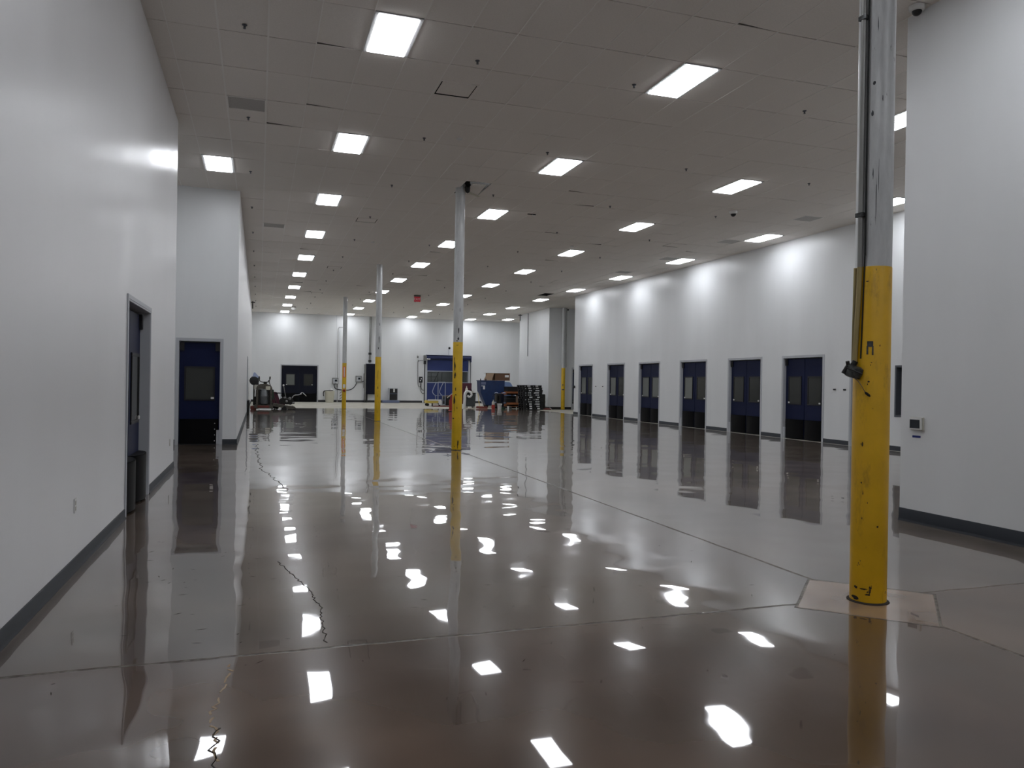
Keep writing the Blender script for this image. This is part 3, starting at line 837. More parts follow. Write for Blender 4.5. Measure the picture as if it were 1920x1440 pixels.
def column(loc, r, label, zy, m='yellow'):
    t = thing('support_column', label, 'column', (loc[0], loc[1], 0), group='round steel columns')
    bm = NB(); lathe(bm, [(r-.002, zy), (r-.002, CEIL+.2)], n=40); obj('steel_shaft', bm, 'galv', t)
    bm = NB(); lathe(bm, [(r, 0), (r, zy), (r-.002, zy+.004)], n=40); ps = obj('painted_base', bm, m, t)
    ps['label'] = 'yellow painted lower part'
    bm = NB(); lathe(bm, [(r+.02, .0), (r+.018, .004), (r+.003, .010)], n=40); obj('floor_sealant', bm, 'crack', t)
    return t
C1 = column((4.245, 4.462), .125, 'large round column at the right, yellow below and galvanised above, with junction box', 2.42, 'yellow1')
R1 = .125
# direction of the camera from the column: angle
ac = math.atan2(-4.462, -4.245)
def cp_(r, a, z): return (r*math.cos(a), r*math.sin(a), z)
al = ac - 1.02        # left limb as seen from the camera
bm = NB(); tube(bm, [cp_(R1+.018, al+.35, 2.42), cp_(R1+.018, al+.35, CEIL+.1)], .018, 12); 
obj('conduit', bm, 'conduit', C1)
bm = NB(); tube(bm, [cp_(R1+.018, al+.35, 2.42), cp_(R1+.018, al+.30, 2.2), cp_(R1+.018, al+.12, 1.74)], .018, 12)
tube(bm, [cp_(R1+.012, al-.02, 2.42), cp_(R1+.012, al-.12, 1.72)], .012, 10)
o = obj('conduit', bm, 'conduit_y', C1); o['label'] = 'lower length of conduit smeared with yellow paint'
bm = NB(); tube(bm, [cp_(R1+.010, al+.60, 2.5), cp_(R1+.008, al+.60, CEIL+.1)], .006, 8); tube(bm, [cp_(R1+.004, al+.57, 2.5), cp_(R1+.004, al+.42, 1.76)], .005, 8); obj('black_cable', bm, 'rubber', C1)
bm = NB()
for z in (2.78, 4.2): 
    prism(bm, [((R1+.04)*math.cos(al+q), (R1+.04)*math.sin(al+q)) for q in (.15, .25, .35, .45, .55)] + [((R1-.0)*math.cos(al+q), (R1-.0)*math.sin(al+q)) for q in (.55, .15)], z, z+.03, 'z')
obj('conduit_strap', bm, 'castmetal', C1)
# cast junction box hanging at the end of the conduit
jm = Matrix.Translation(cp_(R1+.035, al+.20, 1.672)) @ Matrix.Rotation(ac+PI/2, 4, 'Z') @ Matrix.Rotation(math.radians(18), 4, 'Y')
bm = NB()
n = 16; rings = []
for (s, zz) in ((.55, -.052), (.85, -.046), (1., -.01), (.95, .026), (.62, .038)):
    rings.append([bm.verts.new(jm @ Vector((-.058*s*math.cos(2*PI*k/n)*(1 if math.cos(2*PI*k/n) > 0 else 1.1), .040*s*math.sin(2*PI*k/n), zz))) for k in range(n)])
for a, b in zip(rings, rings[1:]):
    for k in range(n): bm.faces.new((a[k], a[(k+1) % n], b[(k+1) % n], b[k]))
bm.faces.new(rings[0][::-1]); bm.faces.new(rings[-1])
jb = obj('junction_box', bm, 'castmetal', C1)
bm = NB(); 
tube(bm, [jm @ Vector((-.045, 0, .02)), jm @ Vector((-.062, -.01, .052))], .014, 10)
tube(bm, [jm @ Vector((-.02, 0, .02)), jm @ Vector((-.012, 0, .07))], .021, 12)
tube(bm, [jm @ Vector((-.05, -.01, .02)), jm @ Vector((-.062, -.012, -.04))], .014, 10)
tube(bm, [jm @ Vector((-.05, -.036, .005)), jm @ Vector((.06, -.036, -.005))], .005, 8)
obj('fitting', bm, 'black', jb)
bm = NB(); e = Vector(cp_(R1+.012, al+.72, 1.52)); tube(bm, smooth_path([jm @ Vector((-.05, -.02, -.03)), cp_(R1+.02, al+.35, 1.60), e]), .0022, 6)
obj('chain', bm, 'conduit_dark', C1)
bm = NB(); tube(bm, [e, e + Vector((.006, -.004, -.008)), e+Vector((.022, -.016, -.024)), e+Vector((.028, -.02, -.032))], [.005, .009, .009, .004], 10); obj('pull_tag', bm, 'rubber', C1)
bm = NB()
cyl_patch(bm, R1, ac-.26, ac+.06, 1.845, 1.885); cyl_patch(bm, R1, ac-.29, ac-.19, 1.79, 1.85); cyl_patch(bm, R1, ac-.0, ac+.08, 1.785, 1.85)
o = obj('worn_patch', bm, 'castmetal', C1); o['label'] = 'bare grey patch shaped like a lowercase n in the yellow paint'
bm = NB()
for (a, z, da, dz) in ((.42, 1.845, .05, .016), (-.15, 1.59, .14, .012), (-.2, 1.57, .06, .012), (-.02, 1.73, .09, .005), (-.06, 1.71, .04, .008), (-.42, 1.13, .10, .03), (-.5, 1.135, .05, .018),
                       (.1, 1.4, .03, .006), (-.3, 2.31, .16, .008), (.15, 2.385, .03, .02), (.45, .55, .09, .016), (-.25, .10, .4, .010), (-.7, .1, .2, .02), (.0, .062, .3, .014), (-.75, .02, .5, .03), (-.1, .72, .05, .012), (-.45, .86, .08, .014), (-.35, .78, .04, .03)):
    cyl_blob(bm, R1, ac+a, z+dz/2, da*1.15, dz*1.15)
obj('paint_chips', bm, 'crack', C1)
bm = NB()
for (a, z, da, dz) in ((.05, 4.1, .05, .10), (-.1, 3.72, .16, .03), (-.18, 3.50, .14, .035), (.35, 3.6, .05, .04), (-.3, 4.6, .03, .2), (.2, 2.95, .03, .22), (.08, 2.75, .05, .30), (-.1, 3.05, .05, .08)):
    cyl_blob(bm, R1-.002, ac+a, z+dz/2, da*1.15, dz*1.15)
obj('scuff_marks', bm, 'conduit_dark', C1)

C2 = column((4.262, 16.77), .112, 'tall yellow-based column in the middle of the picture, paint chipped down its left side', 2.43)
C3 = column((4.275, 29.0), .112, 'third yellow-based column back, between the far door and the black wall panel', 2.42)
C4 = column((4.29, 41.15), .112, 'farthest yellow column of the middle line, with an orange sign on it', 2.42)
C5 = column((16.74, 41.05), .112, 'far yellow column at the right in front of the end wall', 2.42)
a2 = math.atan2(-16.77, -4.262)
bm = NB()
for (a, z, da, dz) in ((-.75, 2.0, .2, .1), (-.6, 1.78, .35, .22), (-.55, 1.62, .4, .12), (-.35, 1.33, .2, .08), (-.3, 1.23, .3, .03), (-.6, 1.03, .4, .2), (-.55, .86, .1, .2), (-.8, .70, .4, .03), (.0, .93, .12, .05),
                       (.3, .10, .25, .12), (.2, .02, .12, .16), (-.1, 2.36, .5, .012), (-.2, .0, 1.1, .02), (.9, .26, .1, .03)):
    cyl_blob(bm, .112, a2+a, z+dz/2, da*1.15, dz*1.15)
obj('paint_chips', bm, 'crack', C2)
bm = NB()
for (a, z, da, dz) in ((.1, 2.62, .2, .15), (.05, 2.48, .3, .06), (-.2, 2.45, .5, .02), (.3, 3.1, .1, .1)):
    cyl_blob(bm, .110, a2+a, z+dz/2, da*1.15, dz*1.15)
obj('scuff_marks', bm, 'conduit_dark', C2)
a3 = math.atan2(-29.0, -4.275)
bm = NB()
for (a, z, da, dz) in ((.0, 1.55, .12, .4), (.05, 1.2, .2, .12), (-.05, .9, .1, .1), (-.1, .3, .1, .1)):
    cyl_blob(bm, .112, a3+a, z+dz/2, da*1.15, dz*1.15)
obj('paint_chips', bm, 'crack', C3)
bm = NB()
for (a, z, da, dz) in ((.2, 2.95, .25, .28), (.3, 3.6, .2, .12), (0, 2.7, .2, .1)):
    cyl_blob(bm, .110, a3+a, z+dz/2, da*1.15, dz*1.15)
obj('scuff_marks', bm, 'conduit_dark', C3)
# orange sign, call station and cable on the fourth column
a4 = math.atan2(-41.15, -4.29)
bm = NB(); cyl_patch(bm, .114, a4-.75, a4+.6, 1.66, 2.24, 8, .003); sg = obj('orange_sign', bm, 'orange', C4)
bm = NB(); cyl_patch(bm, .118, a4-.22, a4+.14, 1.70, 2.20, 4, .002); obj('white_stripe', bm, 'paper', sg)
t = thing('call_station', 'white box with red end hanging on the farthest middle column', 'call box', (*(Vector((4.29, 41.15, 0)) + Vector(cp_(.16, a4, 0))).to_2d(), 1.0))
bm = NB(); box(bm, -.06, .06, -.045, .045, .12, .30); obj('box', bm, 'paper', t, bevel=.01)
bm = NB(); box(bm, -.05, .05, -.04, .04, .04, .12); obj('lower_box', bm, 'yellowflat', t, bevel=.01)
bm = NB(); lathe(bm, [(.02, -.1), (.075, -.06), (.08, .01), (.04, .04)], (0, 0, 0), 14); obj('red_button', bm, 'red', t)
bm = NB(); tube(bm, [(14.9+1.95, 41.05-.14, 2.45), (16.85, 40.92, 5.9)], .02, 8)
o = obj('conduit', bm, 'conduit', C5); o.location = (-16.74, -41.05, 0)
bm = NB(); lathe(bm, [(.02, 5.74), (.045, 5.76), (.045, 5.82), (.02, 5.84)], (.18, -.14, 0), 10); obj('conduit_fitting', bm, 'black', C5)
bm = NB(); cyl_patch(bm, .112, math.atan2(-41, -16.7)-.35, math.atan2(-41, -16.7)+.05, 1.38, 1.50, 3, .002); cyl_patch(bm, .112, math.atan2(-41, -16.7)-.6, math.atan2(-41, -16.7)+.6, 1.14, 1.2, 5, .002); obj('paint_chips', bm, 'castmetal', C5)

# ------------------------------------------------------------------ small fittings on the walls
t = thing('thermostat', 'white wall thermostat with dark screen on the near right wall', 'thermostat', (XN, 6.86, 1.07), PI/2)
bm = NB(); box(bm, -.10, .08, .0, .03, .0, .15); obj('backplate', bm, 'offwhite', t, bevel=.006)
bm = NB(); box(bm, -.095, .075, .028, .045, .005, .145); bd = obj('body', bm, 'white', t, bevel=.008)
bm = NB(); box(bm, -.07, .068, .045, .047, .026, .124); obj('screen', bm, 'screen', t, bevel=.001)
bm = NB(); box(bm, XN-.002, XN, 6.815, 6.93, .985, 1.01)
o = obj('tape_strip', bm, 'tape'); tag(o, 'short strip of blue tape under the thermostat', 'tape')
t = thing('wall_outlet', 'white outlet plate low on the near left wall', 'outlet', (XL, 6.82, .46), -PI/2)
bm = NB(); box(bm, -.037, .037, 0, .007, 0, .115); obj('plate', bm, 'white', t, bevel=.002)
bm = NB(); box(bm, -.016, .016, .006, .009, .065, .095); box(bm, -.016, .016, .006, .009, .02, .05); obj('socket', bm, 'offwhite', t)
t = thing('wall_outlet', 'small outlet plate on the near left wall past the navy door', 'outlet', (XL, 13.6, .42), -PI/2)
bm = NB(); box(bm, -.037, .037, 0, .007, 0, .115); obj('plate', bm, 'offwhite', t, bevel=.002)
for (y, z, lab) in ((17.08, 1.49, 'left of two small dark wall hooks by the big column'), (16.70, 1.49, 'right of two small dark wall hooks by the big column'),
                    (32.7, 1.42, 'small dark wall hook between the two farthest right doors'), (31.95, 1.42, 'small dark wall hook just left of the second farthest right door')):
    bm = NB(); box(bm, XR-.03, XR, y-.045, y+.045, z-.02, z+.02); o = obj('wall_hook', bm, 'black', bevel=.008); tag(o, lab, 'hook', 'dark hooks on the right wall')
bm = NB(); lathe(bm, [(.03, 0), (.07, -.03), (.07, -.07), (.03, -.1)], (0, 0, 0), 14, 'x'); o = obj('wall_bell', bm, 'black', loc=(XR, 35.2, 1.37)); tag(o, 'round black knob on the far end of the right wall', 'bell')
# bracket hangers near the back corners
for (x, y, s, lab) in ((XA+.09, 45.8, 1, 'dark bracket hanging from the ceiling at the far left wall'), (15.86, 46.35, 1, 'dark T-shaped bracket at the top of the far side wall')):
    t = thing('ceiling_bracket', lab, 'bracket', (x, y, CEIL))
    bm = NB(); tube(bm, [(0, 0, 0), (0, 0, -.42)], .03, 8); obj('stem', bm, 'conduit_dark', t)
    bm = NB(); tube(bm, [(-.12, 0, -.06), (.12, 0, -.06)], .03, 8); obj('arm', bm, 'conduit_dark', t)
t = thing('ceiling_lamp', 'small round white lamp on the ceiling near the back left', 'lamp', (1.95, 48.1, CEIL))
bm = NB(); lathe(bm, [(.03, 0), (.12, -.03), (.16, -.1), (.12, -.18), (.02, -.22)], n=16); obj('globe', bm, 'white', t)
bm = NB(); lathe(bm, [(.12, 0), (.12, -.03), (.05, -.035)], n=16); obj('base', bm, 'black', t)

# back wall: electrical boxes, conduits, cabinet
def wallbox(name, label, x, z, w, h, d=.16, lit=False):
    t = thing(name, label, 'control box', (x, YB, z), PI, group='grey electrical boxes on the back wall')
    bm = NB(); box(bm, -w/2, w/2, 0, d, 0, h); obj('housing', bm, 'conduit', t, bevel=.015)
    bm = NB(); box(bm, -w/2+.05, w/2-.05, d, d+.015, .06, h-.06); obj('door_panel', bm, 'frame', t, bevel=.006)
    bm = NB(); box(bm, -w*.28, w*.1, d+.014, d+.03, h*.42, h*.72); obj('screen', bm, 'screen', t)
    return t
b1 = wallbox('electrical_box', 'grey electrical box left of the farthest column, with a pale dial', 4.92, 1.22, .40, .44)
bm = NB(); lathe(bm, [(.06, .17), (.065, .2), (.03, .22)], (-.1, 0, .1), 14, 'y'); obj('dial', bm, 'paper', b1)
b2 = wallbox('electrical_box', 'square grey electrical box right of the farthest column, cabled to the dark cabinet', 6.48, 1.38, .40, .44)
bm = NB(); tube(bm, smooth_path([(4.85, YB-.09, 1.22), (4.9, YB-.09, .98), (5.1, YB-.08, .88), (5.5, YB-.07, .84), (5.9, YB-.07, .86), (6.15, YB-.08, 1.0), (6.32, YB-.09, 1.25), (6.34, YB-.09, 1.38)]), .028, 8)
tube(bm, smooth_path([(6.62, YB-.09, 1.42), (6.8, YB-.09, 1.44), (6.93, YB-.05, 1.56)]), .028, 8)
o = obj('power_cable', bm, 'conduit_dark'); tag(o, 'grey cable sagging between the two electrical boxes on the back wall', 'cable')
t = thing('wall_conduit', 'thin grey conduits running up the back wall left of the farthest column', 'conduit', (5.07, YB, 0))
bm = NB(); tube(bm, [(.0, -.04, .0), (.0, -.04, 4.95), (.06, -.04, 5.1), (.5, -.04, 5.12)], .014, 8); obj('main_pipe', bm, 'conduit', t)
bm = NB(); tube(bm, [(.12, -.04, 1.2), (.12, -.04, 4.9)], .009, 8); obj('side_pipe', bm, 'frame', t)
bm = NB(); box(bm, -.05, .05, -.08, 0, .0, .12); box(bm, -.04, .04, -.08, 0, 1.0, 1.5); obj('pipe_box', bm, 'conduit', t, bevel=.01)
bm = NB(); tube(bm, [(.12, -.04, 1.5), (.5, -.04, 1.5)], .014, 8); obj('branch_pipe', bm, 'white', t)
t = thing('wall_bracket_rack', 'small dark wire hooks on the back wall behind the farthest column', 'hooks', (5.36, YB, 0))
for z in (.62, .42, .22):
    bm = NB(); tube(bm, smooth_path([(-.12, -.03, z), (.0, -.1, z+.1), (.14, -.03, z+.08)]), .02, 6); obj('hook', bm, 'conduit', t)
t = thing('electrical_cabinet', 'tall dark navy electrical cabinet on the back wall left of the third column', 'cabinet', (7.42, YB, 0))
bm = NB(); box(bm, -.46, .46, -.32, -.01, .58, 2.66); obj('body', bm, 'navy_far', t, bevel=.01)
bm = NB(); box(bm, -.56, -.46, -.3, -.02, .15, 2.62); box(bm, -.60, -.56, -.2, -.02, 1.0, 2.0); obj('side_channel', bm, 'conduit', t, bevel=.01)
bm = NB(); box(bm, -.48, .48, -.33, -.02, 2.66, 2.69); obj('top_edge', bm, 'frame', t)
for x in (-.52, -.38): 
    bm = NB(); box(bm, x-.045, x+.045, -.25, -.02, 0, .58); obj('leg', bm, 'black', t)
t = thing('vertical_pipe', 'grey pipe from the dark cabinet up to the ceiling', 'pipe', (7.22, YB-.14, 2.66))
bm = NB(); tube(bm, [(0, 0, 0.035), (0, 0, CEIL-2.68)], .075, 14); obj('pipe', bm, 'conduit', t)
for z in (.12, .62):
    bm = NB(); lathe(bm, [(.08, z), (.105, z+.01), (.105, z+.14), (.08, z+.15)], n=14); obj('coupling', bm, 'black', t)
bm = NB(); tube(bm, [(-.02, -.1, .0), (-.16, -.1, -.08)], .04, 8); obj('elbow', bm, 'conduit', t)
t = thing('black_bin', 'black rectangular bin with a white label against the back wall', 'bin', (8.80, YB-.42, .02))
bm = NB(); box(bm, -.27, .27, -.2, .2, .17, .95); obj('body', bm, 'black', t, bevel=.02)
bm = NB()
for (a, b, c, d) in ((-.30, .30, .95, 1.0), (-.30, -.27, .17, .95), (.27, .30, .17, .95)): box(bm, a, b, -.22, .2, c, d)
obj('rim', bm, 'frame', t)
bm = NB(); box(bm, -.01, .09, -.212, -.2, .72, .95); obj('label', bm, 'paper', t)
bm = NB(); box(bm, -.26, .26, -.205, -.2, .60, .62); obj('seam', bm, 'bluegrey', t)
t = thing('dock_mat', 'long blue-grey padded mat on the floor under the black bin', 'mat', (8.65, YB-.45, 0))
bm = NB(); box(bm, -.62, .58, -.28, .25, 0, .17); obj('pad', bm, 'bluegrey', t, bevel=.05)
t = thing('white_bin', 'cream rubbish bin with a bag over its rim beside the back double door', 'bin', (4.52, YB-.55, 0))
bm = NB(); lathe(bm, [(.24, 0), (.26, .01), (.33, .72), (.35, .74), (.35, .78), (.3, .78), (.23, .05)], n=24); obj('body', bm, 'cream', t)
bm = NB(); tube(bm, smooth_path([(-.40, -.1, .42), (-.42, -.1, .62), (-.36, -.12, .76), (-.1, -.2, .80), (.2, -.2, .80)]), [.03]*25, 8); obj('bag_edge', bm, 'black', t)
bm = NB(); lathe(bm, [(.02, -.02), (.14, .0), (.12, .08), (.02, .12)], (.1, 0, .80), 9); obj('crumpled_bag', bm, 'white', t)

# ------------------------------------------------------------------ clutter on the right in front of the back wall
def rz(a): return Matrix.Rotation(a, 4, 'Z')
t = thing('rolling_ladder', 'rolling step ladder with bent aluminium handrails in front of the roll-up door', 'ladder', (10.85, 47.2, 0))
bm = NB()
for x in (-.18, .28):
    tube(bm, smooth_path([(x, -.35, 0), (x, -.35, 1.0), (x, -.34, 1.48)], 3), .028, 8)
tube(bm, [(-.18, -.34, 1.48), (.28, -.34, 1.48)], .026, 8)
obj('front_rail', bm, 'alu', t)
bm = NB()
for x in (-.42, .03):
    tube(bm, smooth_path([(x+.16, -.1, 1.42), (x+.06, .05, 1.15), (x-.01, .1, .88), (x+.05, .05, .72), (x+.16, -.02, .58), (x+.14, 0, .02)], 4), .024, 8)
obj('side_rail', bm, 'alu', t)
for z in (.62, .34):
    bm = NB(); box(bm, -.28, .28, -.34, .1, z, z+.035); obj('step', bm, 'bluegrey', t)
bm = NB(); box(bm, -.30, .30, -.36, .1, .05, .10); obj('base_frame', bm, 'alu', t)
t = thing('yellow_trolley', 'low yellow and white trolley lying before the roll-up door', 'trolley', (10.19, 46.2, 0))
bm = NB(); box(bm, -.48, .32, -.3, .25, .19, .36); obj('yellow_tray', bm, 'yellowflat', t, bevel=.03)
bm = NB(); box(bm, -.38, .48, -.34, -.28, .34, .42); box(bm, .30, .50, -.34, .2, .1, .34); obj('white_rim', bm, 'white', t, bevel=.01)
for (x, y) in ((-.35, -.2), (-.35, .15), (.35, -.2), (.35, .15)):
    bm = NB(); lathe(bm, [(.02, -.03), (.09, -.03), (.09, .03), (.02, .03)], (x, y, .092), 14, 'y'); obj('wheel', bm, 'rubber', t)
t = thing('white_crate', 'small white tub under the yellow trolley end', 'tub', (10.22, 45.6, 0))
bm = NB(); prism(bm, [(-.17, 0), (.17, 0), (.17, .12), (.10, .2), (-.10, .2), (-.17, .12)], -.15, .15); obj('body', bm, 'offwhite', t, bevel=.01)
bm = NB(); box(bm, -.20, -.17, -.12, .12, 0, .2); box(bm, .17, .20, -.12, .12, 0, .2); obj('end_strap', bm, 'black', t)
t = thing('black_tote', 'black fabric bin with a grey top behind the ladder', 'bin', (11.50, 47.6, 0))
bm = NB(); box(bm, -.36, .36, -.3, .3, 0.02, .56); obj('body', bm, 'black', t, bevel=.04)
bm = NB(); box(bm, -.36, .37, -.32, .3, .56, .64); obj('lid', bm, 'wood_pale', t, bevel=.03)
t = thing('red_jack', 'narrow red hand truck standing just left of the middle column', 'hand truck', (9.33, 38.0, 0))
bm = NB(); box(bm, -.03, .12, -.03, .03, .06, .86); box(bm, -.09, -.03, -.04, .04, .06, .62); obj('upright', bm, 'red', t, bevel=.01)
bm = NB(); tube(bm, [(-.20, 0, .70), (.0, 0, .86), (.12, 0, .96)], .022, 8); obj('handle', bm, 'cream', t)
bm = NB(); box(bm, -.12, .16, -.3, .12, .03, .07); obj('foot_plate', bm, 'red', t, bevel=.006)
for x in (-.12, .15):
    bm = NB(); lathe(bm, [(.01, -.025), (.07, -.025), (.07, .025), (.01, .025)], (x, .12, .072), 14, 'x'); obj('wheel', bm, 'rubber', t)
t = thing('red_mat', 'flat red-brown strip on the floor behind the middle column', 'mat', (10.55, 45.2, 0))
bm = NB(); box(bm, -.55, .45, -.2, .2, 0, .05); obj('strip', bm, 'redbrown', t, bevel=.015)
t = thing('gas_cylinder', 'pale cylinder strapped to a maroon panel in front of the roll-up door', 'gas cylinder', (12.66, 47.4, 0))
bm = NB(); box(bm, -.36, .36, .1, .16, .1, 1.45); obj('panel', bm, 'maroon', t, bevel=.01)
bm = NB(); lathe(bm, [(.07, .0), (.09, .02), (.09, 1.0), (.075, 1.1), (.03, 1.16), (.03, 1.26)], n=16); obj('bottle', bm, 'cream', t)
bm = NB(); tube(bm, smooth_path([(.25, 0, .55), (.36, 0, .75), (.34, 0, 1.0), (.22, 0, 1.08)]), .02, 8); obj('hose', bm, 'rubber', t)
t = thing('wheeled_bin', 'dark grey wheeled bin between the middle column and the blue machine', 'bin', (11.72, 43.0, 0))
bm = NB()
vs = box(bm, -.34, .26, -.28, .28, .1, .86)
for v in vs[4:]: v.co.x *= 1.0; 
for v in vs[:4]: v.co.x *= .86
obj('body', bm, 'darkgrey', t, bevel=.03)
bm = NB(); box(bm, -.36, .28, -.3, .3, .86, .90); obj('lid', bm, 'black', t, bevel=.01)
for (x, y) in ((-.25, -.2), (.2, -.2), (-.25, .2), (.2, .2)):
    bm = NB(); lathe(bm, [(.01, -.03), (.06, -.03), (.06, .03), (.01, .03)], (x, y, .062), 12, 'y'); obj('caster', bm, 'offwhite', t)
t = thing('white_hose', 'fat white flexible hose looped over the dark grey bin', 'hose', (11.4, 42.6, 0))
bm = NB(); tube(bm, smooth_path([(-.13, 0, .03), (-.14, 0, .15), (-.12, 0, .5), (-.11, 0, .8), (.0, 0, .98), (.18, -.03, .95), (.27, -.05, .78), (.14, -.06, .66), (.02, -.03, .74)], 6), [.085]*25+[.06]*24, 12)
obj('tube', bm, 'white', t)
bm = NB(); lathe(bm, [(.07, 0), (.07, .12), (.03, .13)], (.33, .06, .885), 12); obj('nozzle', bm, 'offwhite', t)
t = thing('floor_squeegee', 'white-handled squeegee leaning on the blue machine', 'squeegee', (12.42, 42.9, 0))
bm = NB(); tube(bm, [(.02, -.3, .06), (-.33, -.1, .98)], .018, 8); obj('handle', bm, 'white', t)
bm = NB(); box(bm, -.16, .2, -.34, -.26, .0, .07); obj('blade', bm, 'red', t, bevel=.01)
t = thing('floor_broom', 'broom with pale yellow handle beside the dark grey bin', 'broom', (12.15, 42.7, 0))
bm = NB(); tube(bm, [(.03, -.1, .1), (-.07, .0, .88)], .017, 8); obj('handle', bm, 'yellowflat', t)
bm = NB(); box(bm, -.18, .18, -.14, -.06, 0, .13); obj('brush', bm, 'redbrown', t, bevel=.02)
t = thing('red_tool_case', 'low dusty red case on the floor before the blue machine', 'tool case', (12.30, 42.2, 0))
bm = NB(); box(bm, -.28, .22, -.12, .12, 0, .13); obj('case', bm, 'redbrown', t, bevel=.02)
bm = NB(); tube(bm, [(-.1, -.1, .13), (-.1, -.1, .18), (.08, -.1, .18), (.08, -.1, .13)], .01, 6); obj('handle', bm, 'black', t)

# blue hopper machine
t = thing('blue_machine', 'large dark blue steel hopper with a paler steel-blue side, carrying a cardboard box', 'machine', (14.24, 44.35, 0), math.radians(-5))
bm = NB(); prism(bm, [(-1.52, 1.6), (-1.48, .9), (-1.16, .14), (0.0, .14), (.0, 1.62)], 0, 1.1); obj('hopper', bm, 'bluemach', t, bevel=.01)
bm = NB(); prism(bm, [(0, .14), (.62, .14), (.66, 1.05), (.60, 1.16), (.40, 1.48), (.32, 1.55), (.0, 1.57)], .0, 1.1); sd = obj('side_chute', bm, 'bluepale', t, bevel=.01)
bm = NB(); box(bm, -1.55, .02, -.02, 1.12, 1.6, 1.64); obj('top_rim', bm, 'bluemach', t)
for x in (-1.50, -1.17):
    bm = NB(); box(bm, x-.025, x+.025, -.02, .03, 1.6, 1.74); obj('lug', bm, 'black', t)
bm = NB(); box(bm, -1.10, -1.04, -.012, .0, .2, 1.58); obj('rib', bm, 'bluemach', t, bevel=.004)
bm = NB(); box(bm, -1.47, -1.17, -.012, 0, 1.38, 1.54); obj('rating_plate', bm, 'bluegrey', t)
bm = NB(); box(bm, -1.45, -1.24, -.012, 0, 1.28, 1.32); box(bm, -1.34, -1.22, -.012, 0, 1.09, 1.32); obj('label', bm, 'paper', t)
for (x, y) in ((-1.05, .15), (-.1, .15), (-1.05, .95), (.5, .15), (.5, .95)):
    bm = NB(); lathe(bm, [(.01, -.04), (.09, -.04), (.09, .04), (.01, .04)], (x, y, .092), 14, 'y'); obj('wheel', bm, 'rubber', t)
bm = NB(); box(bm, -1.1, .6, .05, 1.05, .10, .16); obj('chassis', bm, 'black', t)
t = thing('hydraulic_unit', 'dark hydraulic pump unit with blue-grey flanges in front of the blue machine', 'machine', (13.27, 42.35, 0))
bm = NB(); lathe(bm, [(.02, .14), (.22, .14), (.24, .2), (.24, .82), (.2, .88), (.02, .9)], (.06, 0, 0), 22); obj('tank', bm, 'navy_far', t)
bm = NB(); box(bm, -.16, -.06, -.26, -.2, .45, .78); obj('gauge', bm, 'bluegrey', t, bevel=.02)
bm = NB(); box(bm, -.22, .02, -.26, .2, .12, .86); obj('case', bm, 'machine_dark', t, bevel=.02)
for (x, z) in ((-.20, .92), (.28, .92), (-.20, .36), (.28, .34)):
    bm = NB(); lathe(bm, [(.01, -.03), (.12, -.02), (.08, .03), (.02, .05)], (x, -.1, z), 14); obj('flange', bm, 'bluegrey', t)
bm = NB(); tube(bm, smooth_path([(-.15, -.15, .9), (-.35, -.2, .86), (-.46, -.2, .62), (-.42, -.2, .45)]), .016, 8); obj('hose', bm, 'rubber', t)
bm = NB(); box(bm, -.3, .34, -.25, .25, .0, .13); obj('skid', bm, 'machine_dark', t, bevel=.02)
t = thing('red_bottle', 'red and white jerrican with a spout in front of the blue machine', 'can', (12.80, 41.95, 0))
bm = NB(); lathe(bm, [(.08, 0), (.10, .02), (.10, .2), (.08, .26)], n=16); obj('lower_half', bm, 'red', t)
bm = NB(); lathe(bm, [(.085, .24), (.085, .38), (.03, .46), (.025, .52), (.01, .53)], n=16); obj('upper_half', bm, 'offwhite', t)
t = thing('white_bucket', 'white bucket on the floor in front of the blue machine', 'bucket', (13.15, 41.85, 0))
bm = NB(); lathe(bm, [(.10, 0), (.11, .005), (.135, .28), (.145, .29), (.145, .31), (.125, .31), (.095, .02)], n=22); obj('pail', bm, 'white', t)
bm = NB(); tube(bm, smooth_path([(-.145, 0, .33), (-.1, -.14, .22), (.0, -.17, .16), (.1, -.14, .22), (.145, 0, .33)]), .004, 6); obj('handle', bm, 'chrome', t)
bm = NB(); lathe(bm, [(.09, 0), (.10, .01), (.10, .09), (.02, .10)], n=14); o = obj('green_can', bm, 'green', loc=(13.30, 41.6, 0)); tag(o, 'small dark green tin beside the white bucket', 'can')
bm = NB(); lathe(bm, [(.05, 0), (.06, .16), (.065, .16), (.05, .01)], n=14); o = obj('white_cup', bm, 'white', loc=(13.72, 42.0, 0)); tag(o, 'small white tub right of the white bucket', 'tub')
# base under the cup is the floor: stack of two tubs
bm = NB(); lathe(bm, [(.07, 0), (.075, .13), (.02, .14)], n=14); o = obj('dark_tub', bm, 'darkgrey', loc=(13.90, 42.1, 0)); tag(o, 'small dark tub between the white tub and the wooden stand', 'tub')

# cardboard box on top of the hopper
t = thing('cardboard_box', 'open cardboard box with a white label on top of the blue machine', 'box', (13.72, 44.85, 1.645), math.radians(-3))
bm = NB()
box(bm, -.42, .93, -.25, .50, 0, .02); box(bm, -.42, .93, .48, .50, .02, .44); box(bm, .90, .93, -.25, .48, .02, .44)
box(bm, -.42, .93, -.25, .50, .42, .44)
obj('shell', bm, 'card', t)
bm = NB(); box(bm, .0, .90, -.245, -.225, .02, .40); fr = obj('front_panel', bm, 'card_dark', t)
bm = NB(); box(bm, .62, .86, -.252, -.245, .2, .34); obj('label', bm, 'paper', fr)
bm = NB(); prism(bm, [(-.72, .0), (-.22, .0), (-.08, .42), (-.52, .42)], -.28, -.25); obj('flap', bm, 'card_light', t)
bm = NB(); box(bm, -.55, .95, -.27, .5, .44, .455); obj('top_flap', bm, 'offwhite', t)

